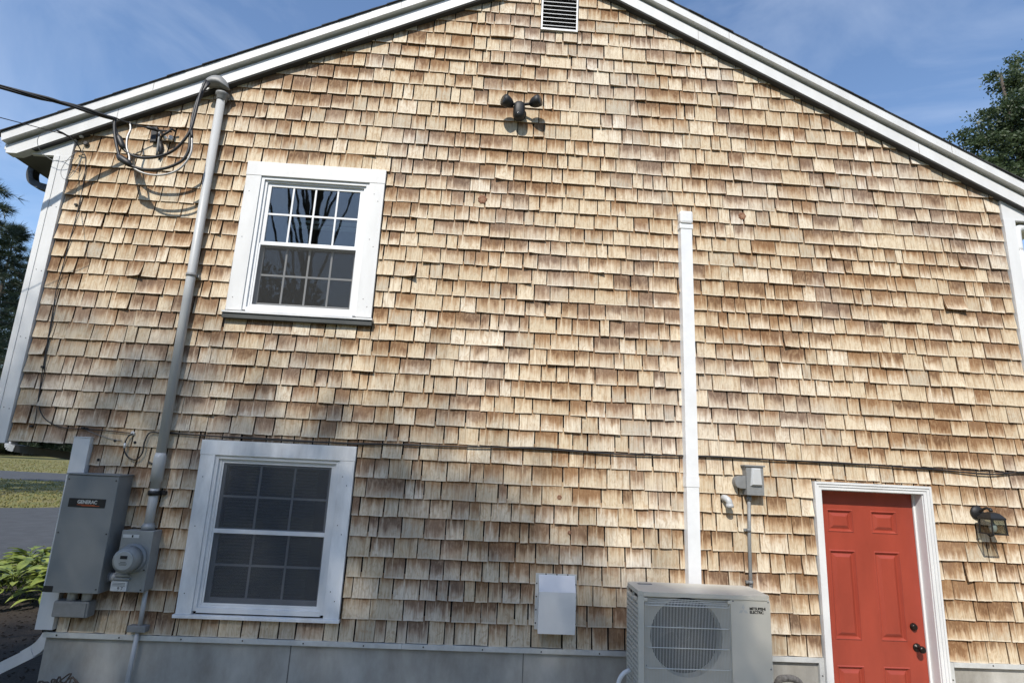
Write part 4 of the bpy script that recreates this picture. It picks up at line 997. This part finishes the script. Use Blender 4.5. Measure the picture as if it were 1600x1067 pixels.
MB().tube([(q0.x+.019, -.0795, q0.z-.045), (q0.x+.021, -.081, q0.z-.075)], .031, 14).build('collar', pvc, el)

# ------------------------------------------------------------------ exhaust hood
eh = thing('exhaust_hood', 'pale metal exhaust vent hood low on the wall', 'vent hood', (.66, -.02, .43))
MB().box(.496, .834, -.024, -.0175, .452, .878, .001).build('flange', alu, eh)
x0, x1, xs0, xs1 = .522, .806, .512, .800
mb = MB()
P0 = [(.520, -.0242, .868), (.818, -.0242, .868), (.818, -.0242, .46), (.520, -.0242, .46)]
F1 = [(.512, -.165, .765), (.806, -.165, .765), (.806, -.165, .458), (.512, -.165, .458)]
mb.face([F1[3], F1[2], F1[1], F1[0]]); mb.face([P0[0], F1[0], F1[1], P0[1]]); mb.face([P0[3], F1[3], F1[0], P0[0]]); mb.face([P0[1], F1[1], F1[2], P0[2]])
mb.face([(.512, -.165, .458), (.512, -.155, .458), (.806, -.155, .458), (.806, -.165, .458)])
mb.build('hood', hoodm, eh)
for z in (.50, .60, .70, .80): screw(.506, -.0242, z, eh); screw(.827, -.0242, z, eh)
for x in (.58, .67, .76): screw(x, -.0242, .873, eh)

# ------------------------------------------------------------------ wall lantern
ln_ = thing('wall_lantern', 'black glass wall lantern to the right of the red door', 'lantern', (4.35, -.02, 1.4))
bx, bz = 4.345, 1.517
MB().lathe([(.058, 0), (.058, .012), (.046, .022), (.03, .030), (.012, .034)], (bx, -.022, bz), (0, -1, 0), 24).build('back_plate', black, ln_)
LX, LY = 4.365, -.145
MB().tube(spline([(bx, -.04, bz), (bx+.006, -.075, bz+.025), (bx+.014, -.115, bz+.045), (LX, LY, bz+.028)], 4), .010, 10).build('arm', black, ln_)
def ring4(h, z): return [(LX-h, LY-h, z), (LX+h, LY-h, z), (LX+h, LY+h, z), (LX-h, LY+h, z)]
mb = MB(); R_ = [ring4(.068, 1.478), ring4(.068, 1.485), ring4(.04, 1.522), ring4(.015, 1.532)]
for a, b in zip(R_, R_[1:]):
    for i in range(4): mb.face([a[i], a[(i+1) % 4], b[(i+1) % 4], b[i]])
mb.face(R_[0][::-1]); mb.face(R_[-1]); mb.lathe([(.014, 0), (.016, .012), (.006, .03), (.001, .035)], (LX, LY, 1.534), (0, 0, 1), 10); mb.build('roof', black, ln_)
mb = MB()
for i, j in ((-1, -1), (1, -1), (1, 1), (-1, 1)): mb.bar((LX+i*.060, LY+j*.060, 1.478), (LX+i*.064, LY+j*.064, 1.352), .009, .009, (1, 0, 0))
for z, h in ((1.355, .068), (1.474, .064)):
    q = ring4(h, z)
    for i in range(4): mb.bar(q[i], q[(i+1) % 4], .008, .010)
mb.build('frame', black, ln_)
q, q2 = ring4(.063, 1.36), ring4(.059, 1.47)
lgm = bpy.data.materials.new('lantern_glass'); lgm.use_nodes = True; t_ = lgm.node_tree; t_.nodes.clear()
o_ = nd(t_, 'ShaderNodeOutputMaterial'); a_ = nd(t_, 'ShaderNodeBsdfTransparent'); g_ = nd(t_, 'ShaderNodeBsdfGlossy'); m_ = nd(t_, 'ShaderNodeMixShader'); a_.inputs[0].default_value = (.55, .6, .58, 1); g_.inputs['Roughness'].default_value = .08; m_.inputs[0].default_value = .12
t_.links.new(a_.outputs[0], m_.inputs[1]); t_.links.new(g_.outputs[0], m_.inputs[2]); t_.links.new(m_.outputs[0], o_.inputs[0])
for i in range(4): MB().face([q[i], q[(i+1) % 4], q2[(i+1) % 4], q2[i]]).build('pane', lgm, ln_)
MB().lathe([(.012, 0), (.012, .03), (.026, .05), (.030, .075), (.022, .098), (.004, .108)], (LX, LY, 1.474), (0, 0, -1), 14).build('bulb', paper, ln_)
MB().box(LX-.03, LX+.03, -.05, -.02, 1.30, 1.42, .01).build('tail', black, ln_) if 0 else MB().tube(spline([(bx, -.035, bz-.05), (bx+.004, -.06, bz-.11), (LX, -.10, 1.335), (LX, LY, 1.345)], 4), .007, 8).build('tail_scroll', black, ln_)

# ------------------------------------------------------------------ vegetation
def mesh_np(name, verts, nper, m_, parent, centre):
    nv = len(verts); nf = nv//nper
    me = bpy.data.meshes.new(name); me.vertices.add(nv); me.vertices.foreach_set('co', (verts-np.array(centre)).astype(np.float32).ravel())
    me.loops.add(nv); me.loops.foreach_set('vertex_index', np.arange(nv, dtype=np.int32)); me.polygons.add(nf)
    me.polygons.foreach_set('loop_start', np.arange(0, nv, nper, dtype=np.int32)); me.update(calc_edges=True); me.validate()
    me.materials.append(m_); return place(name, me, parent, centre)
def leaf_quads(pos, rg, size, asp=.55, droop=0.0):
    n = len(pos); d = rg.normal(size=(n, 3)); d[:, 2] -= droop; d /= np.linalg.norm(d, axis=1)[:, None]
    e = rg.normal(size=(n, 3)); e -= d*(d*e).sum(1)[:, None]; e /= np.linalg.norm(e, axis=1)[:, None]
    s_ = size*rg.uniform(.6, 1.35, n)[:, None]
    nrm = np.cross(d, e)
    a = pos-d*s_*.5; b = pos+e*s_*asp*.5+nrm*s_*.08; c = pos+d*s_*.5; f = pos-e*s_*asp*.5+nrm*s_*.08
    return np.stack([a, b, c, f], 1).reshape(-1, 3)
def tree(name, label, base, blobs, nclump, nleaf, size, m_, seed, trunk_r, group=None, clump=.5, droop=0.0):
    rg = np.random.default_rng(seed); base = Vector(base)
    t = thing(name, label, 'tree', base, group)
    vol = np.array([b[3]*b[4]*b[5] for b in blobs]); pr_ = vol/vol.sum()
    cen = []
    while len(cen) < nclump:
        b = blobs[rg.choice(len(blobs), p=pr_)]; v_ = rg.normal(size=3); v_ /= np.linalg.norm(v_); r = rg.uniform(.25, 1)**.45*rg.uniform(.86, 1.08)
        cen.append([b[0]+v_[0]*r*b[3], b[1]+v_[1]*r*b[4], b[2]+v_[2]*r*b[5]])
    cen = np.array(cen)
    pos = np.repeat(cen, nleaf, 0); o = rg.normal(size=pos.shape)*clump*np.repeat(rg.uniform(.5, 1.2, (nclump, 1)), nleaf, 0)*np.array([.55, .55, .38]); pos = pos+o
    top = max(b[2] for b in blobs); mid = Vector((sum(b[0] for b in blobs)/len(blobs), sum(b[1] for b in blobs)/len(blobs), top))
    rr_ = random.Random(seed); tb = MB()
    pts = [base, base.lerp(mid, .35)+Vector((rr_.uniform(-.2, .2), rr_.uniform(-.2, .2), 0)), base.lerp(mid, .7)+Vector((rr_.uniform(-.3, .3), rr_.uniform(-.3, .3), 0)), mid]
    sp = spline(pts, 4); tb.tube(sp, [trunk_r*(1-.85*i/(len(sp)-1)) for i in range(len(sp))], 10)
    for i in range(26):
        c = Vector(cen[rr_.randrange(nclump)].tolist()); k = rr_.randrange(4, len(sp)-1); a = sp[k]
        if c.z < a.z: a = sp[max(2, k-4)]
        mdl = a.lerp(c, .5)+Vector((0, 0, .25)); tb.tube(spline([a, mdl, c], 3), [trunk_r*.22*(1-.13*j) for j in range(7)], 6)
    tb.build('trunk', bark, t)
    mesh_np('crown', leaf_quads(pos, rg, size, droop=droop), 4, m_, t, (mid.x, mid.y, top))
    return t
def conifer(name, label, base, H, R_, seed, nper=26, group=None, m_=needlem, lev=26, tuft=.5, ntuft=16, pw=.8, f0=.10):
    rg = np.random.default_rng(seed); base = Vector(base); t = thing(name, label, 'tree', base, group); tb = MB()
    tb.tube([base, base+Vector((0, 0, H*.5)), base+Vector((0, 0, H))], [R_*.075, R_*.05, .02], 8)
    pos = []; dirs = []
    for i in range(lev):
        f = f0+(.98-f0)*i/(lev-1); z = H*f; rad = R_*(1-f)**pw*(1+.15*math.sin(i*2.7))+.15; nb = 6 if f < .8 else 5
        for k in range(nb):
            a = 2*math.pi*(k/nb)+i*1.1+rg.uniform(-.3, .3); r = rad*rg.uniform(.7, 1.15)
            p0 = base+Vector((0, 0, z)); p1 = p0+Vector((math.cos(a)*r*.55, math.sin(a)*r*.55, r*.10)); p2 = p0+Vector((math.cos(a)*r, math.sin(a)*r, r*rg.uniform(-.02, .18)))
            s_ = spline([p0, p1, p2], 5); tb.tube(s_, [max(.008, .035*(1-j/11)) for j in range(len(s_))], 5)
            for j in range(nper):
                u = rg.uniform(.22, 1)**.7; idx = min(len(s_)-2, int(u*(len(s_)-1))); c = s_[idx].lerp(s_[idx+1], rg.random())
                pos.append((c.x+rg.normal()*.10*r*.5, c.y+rg.normal()*.10*r*.5, c.z+rg.normal()*.06)); dirs.append((math.cos(a), math.sin(a), .25))
    pos = np.repeat(np.array(pos), ntuft, 0); d = np.repeat(np.array(dirs), ntuft, 0)*.7+rg.normal(size=pos.shape)*.6; d /= np.linalg.norm(d, axis=1)[:, None]
    e = np.cross(d, rg.normal(size=pos.shape)); e /= np.linalg.norm(e, axis=1)[:, None]; l = tuft*rg.uniform(.5, 1.1, len(pos))[:, None]
    v_ = np.stack([pos-e*l*.035, pos+e*l*.035, pos+d*l], 1).reshape(-1, 3)
    tb.build('trunk', bark, t); mesh_np('crown', v_, 3, m_, t, (base.x, base.y, base.z+H*.5)); return t
def gpt(px, y): p = W(px, 560, y); return (p.x, y, GZ)
# left background
conifer('pine_tree', 'tall pine with branch tips against the sky at the left edge', (W(-135, 350, 19).x, 19, GZ), W(-110, 170, 19).z-GZ, 6.6, 3, nper=30, lev=30, pw=.55)
G_ = 'dark evergreens beyond the road'
for i, (px, y, top, R_) in enumerate(((-25, 78, 350, 8.0), (28, 84, 378, 7.6), (72, 82, 402, 7.0), (118, 88, 385, 8), (-90, 82, 340, 9), (175, 90, 370, 8))):
    conifer('evergreen_tree', ['dark evergreen at the far left edge of the row', 'dark evergreen standing behind the left corner board', 'shorter dark evergreen touching the white corner board', 'dark evergreen hidden behind the house wall', 'dark evergreen left of the pine', 'farthest dark evergreen behind the house'][i], gpt(px, y), W(px, top, y).z-GZ, R_, 40+i, nper=16, group=G_, lev=24, tuft=1.4, ntuft=12, f0=.02)
q = gpt(30, 66)
tree('light_shrub_tree', 'lighter green small tree in front of the dark evergreens', q, [(q[0], q[1], 6.2, 3.4, 2.4, 2.2), (q[0]-4.6, q[1], 5.0, 2.6, 2.4, 2.2)], 260, 40, .34, leafm2, 9, .2, clump=.7)
q = gpt(-60, 92)
tree('broad_tree', 'broad dark tree filling the gap under the evergreens', q, [(q[0], q[1], 5, 9, 3, 6), (q[0]+11, q[1], 4.5, 9, 3, 6), (q[0]+22, q[1], 4.5, 9, 3, 6)], 700, 40, .9, leafm, 19, .3, clump=1.3)
# right background tree
c = W(1608, 225, 14)
b0 = (c.x+1.2, 14, GZ)
def bl(px, py, y, rx, rz): p = W(px, py, y); return (p.x, p.y, p.z, rx, rx*.8, rz)
tree('maple_tree', 'leafy green tree rising behind the right end of the roof', b0, [bl(1588, 190, 14, 1.35, 1.2), bl(1550, 235, 14, 1.1, .9), bl(1640, 130, 14, 1.7, 1.5), bl(1505, 222, 14.3, .5, .35), bl(1575, 120, 14.2, .75, .6), bl(1520, 275, 14, 1.2, .85), bl(1660, 260, 14, 2.2, 1.8), bl(1590, 320, 14, 1.8, 1.2)], 820, 80, .13, leafm2, 31, .28, clump=.33)
# trees behind the camera: they shade the lower left of the wall and show in the window glass
T = 13.0
def sh(x, z, t=T): return (x-.35*t, -t, z+1.05*t)
bl_ = []
for (x, z, rx, rz, t) in ((-3.4, -.3, 2.6, 2.5, 21), (-1.2, -.3, 2.0, 2.1, 21.4), (-5.4, -.3, 2.2, 2.5, 20.6), (.5, -.9, 1.4, 1.9, 21), (1.7, -1.4, 1.2, 1.7, 21.2), (2.5, -1.7, .9, 1.5, 20.8), (-2.2, -2.4, 3.6, 2.2, 21)):
    p = sh(x, z, t); bl_.append((p[0], p[1], p[2], rx*.93, 1.7, rz*.93))
tree('oak_tree', 'tall broad oak standing behind the photographer and shading the wall', (-9.6, -21, GZ), bl_, 1500, 16, .20, leafm, 52, .34, clump=.7)
YARD = [(-30, -14, 12, 4.6), (-22, -21, 12, 5.0), (-13, -27, 12, 5.0), (-3.5, -29, 12.5, 5.0), (5, -27, 11.5, 4.8), (13, -25, 12.5, 5.0), (20, -20, 11.5, 4.8), (27, -13, 11, 4.6)]
ORD = ['first', 'second', 'third', 'fourth', 'fifth', 'sixth', 'seventh', 'eighth']
for i, (x, y, h, r) in enumerate(YARD):
    tree('yard_tree', ORD[i]+' leafy tree from the left in the row across the yard', (x, y, GZ), [(x, y, h*.70, r*.8, r*.8, h*.27), (x+1.5, y, h*.42, r, r, h*.26), (x-1.6, y+.5, h*.34, r, r, h*.27), (x, y, h*.55, r, r, h*.25)], 400, 46, .42, leafm, 70+i, .35, group='trees across the yard', clump=1.0)

# hostas
lm = MB(); N = 6
prof_ = [(0, .012), (.18, .30), (.38, .46), (.6, .42), (.82, .22), (1.0, .0)]
rows = []
for u, hw in prof_:
    zc = .22*u-.42*u*u
    rows.append([(u, -hw*.62, zc+.10*hw), (u, 0, zc-.03), (u, hw*.62, zc+.10*hw)])
for a, b in zip(rows, rows[1:]):
    for j in range(2): lm.face([a[j], b[j], b[j+1], a[j+1]], True)
lm.tube([(-.75, 0, -.55), (-.35, 0, -.12), (.02, 0, 0)], .022, 4)
lme = bpy.data.meshes.new('hosta_leaf'); lme.from_pydata(lm.v, [], lm.f); lme.polygons.foreach_set('use_smooth', lm.sm); lme.materials.append(hostam); lme.update()
rh = random.Random(14)
HS = [(-6.25, 3.55, 'hosta clump at the left edge beside the mulch'), (-5.75, 3.75, 'hosta clump nearest the transfer switch box'), (-6.55, 4.35, 'hosta clump behind the front pair at the left edge'), (-6.05, 4.55, 'hosta clump in the middle of the back row'), (-5.5, 4.8, 'hosta clump half hidden by the electrical box'), (-7.1, 5.0, 'hosta clump farthest back by the driveway'), (-6.85, 3.7, 'hosta clump cut off by the left edge of the view')]
for (x, y, lab) in HS:
    pl = thing('hosta_plant', lab, 'plant', (x, y, GZ), 'hostas along the driveway')
    for k in range(64):
        a = rh.uniform(0, 6.28); lay = rh.random(); r = .05+.34*lay; s_ = rh.uniform(.16, .28)
        o = bpy.data.objects.new('leaf', lme); COL.objects.link(o); o.parent = pl
        o.location = (math.cos(a)*r, math.sin(a)*r, .16+.30*(1-lay**1.6)+rh.uniform(-.04, .05)); o.scale = (s_, s_*rh.uniform(.8, 1.1), s_)
        o.rotation_euler = (rh.uniform(-.25, .25), rh.uniform(-.35, .30)+(.35*lay-.25), a+rh.uniform(-.4, .4))
fm = mat('hosta_flower', (.55, .53, .58), .6, .1, 30)
for (x, y, h, lab) in ((-6.45, 5.0, .78, 'tallest pale flower stalk, leftmost above the hosta leaves'), (-6.2, 4.9, .70, 'middle pale flower stalk above the hosta leaves'), (-6.0, 5.1, .66, 'shortest pale flower stalk, nearest the transfer switch box')):
    fs = thing('hosta_flower', lab, 'flower', (x, y, GZ), 'hosta flower stalks')
    MB().tube(spline([(x, y, GZ), (x+.03, y, GZ+h*.6), (x+.10, y, GZ+h)], 4), .006, 6).build('stalk', hostam, fs)
    for k in range(6): MB().lathe([(.004, 0), (.012, .02), (.022, .045)], (x+.06+.012*k, y, GZ+h*(.78+.04*k)), (math.cos(k*2.4)*.8, math.sin(k*2.4)*.8, -.5), 6).build('blossom', fm, fs)
# dry stems at the foot of the wall
ds = thing('dry_stems', 'tangle of dry brown stems at the foundation corner', 'stems', (-3.05, -.15, GZ))
rd = random.Random(3)
for k in range(14):
    x = -3.15+rd.uniform(-.1, .3); e = W(rd.uniform(62, 118), rd.uniform(1050, 1068), -.12)
    MB().tube(spline([(x, -.12, GZ), ((x+e.x)/2+rd.uniform(-.1, .1), -.13, e.z-.12), e, e+Vector((rd.uniform(-.12, .12), -.01, -.05))], 4), .006, 5).build('stem', bark, ds)
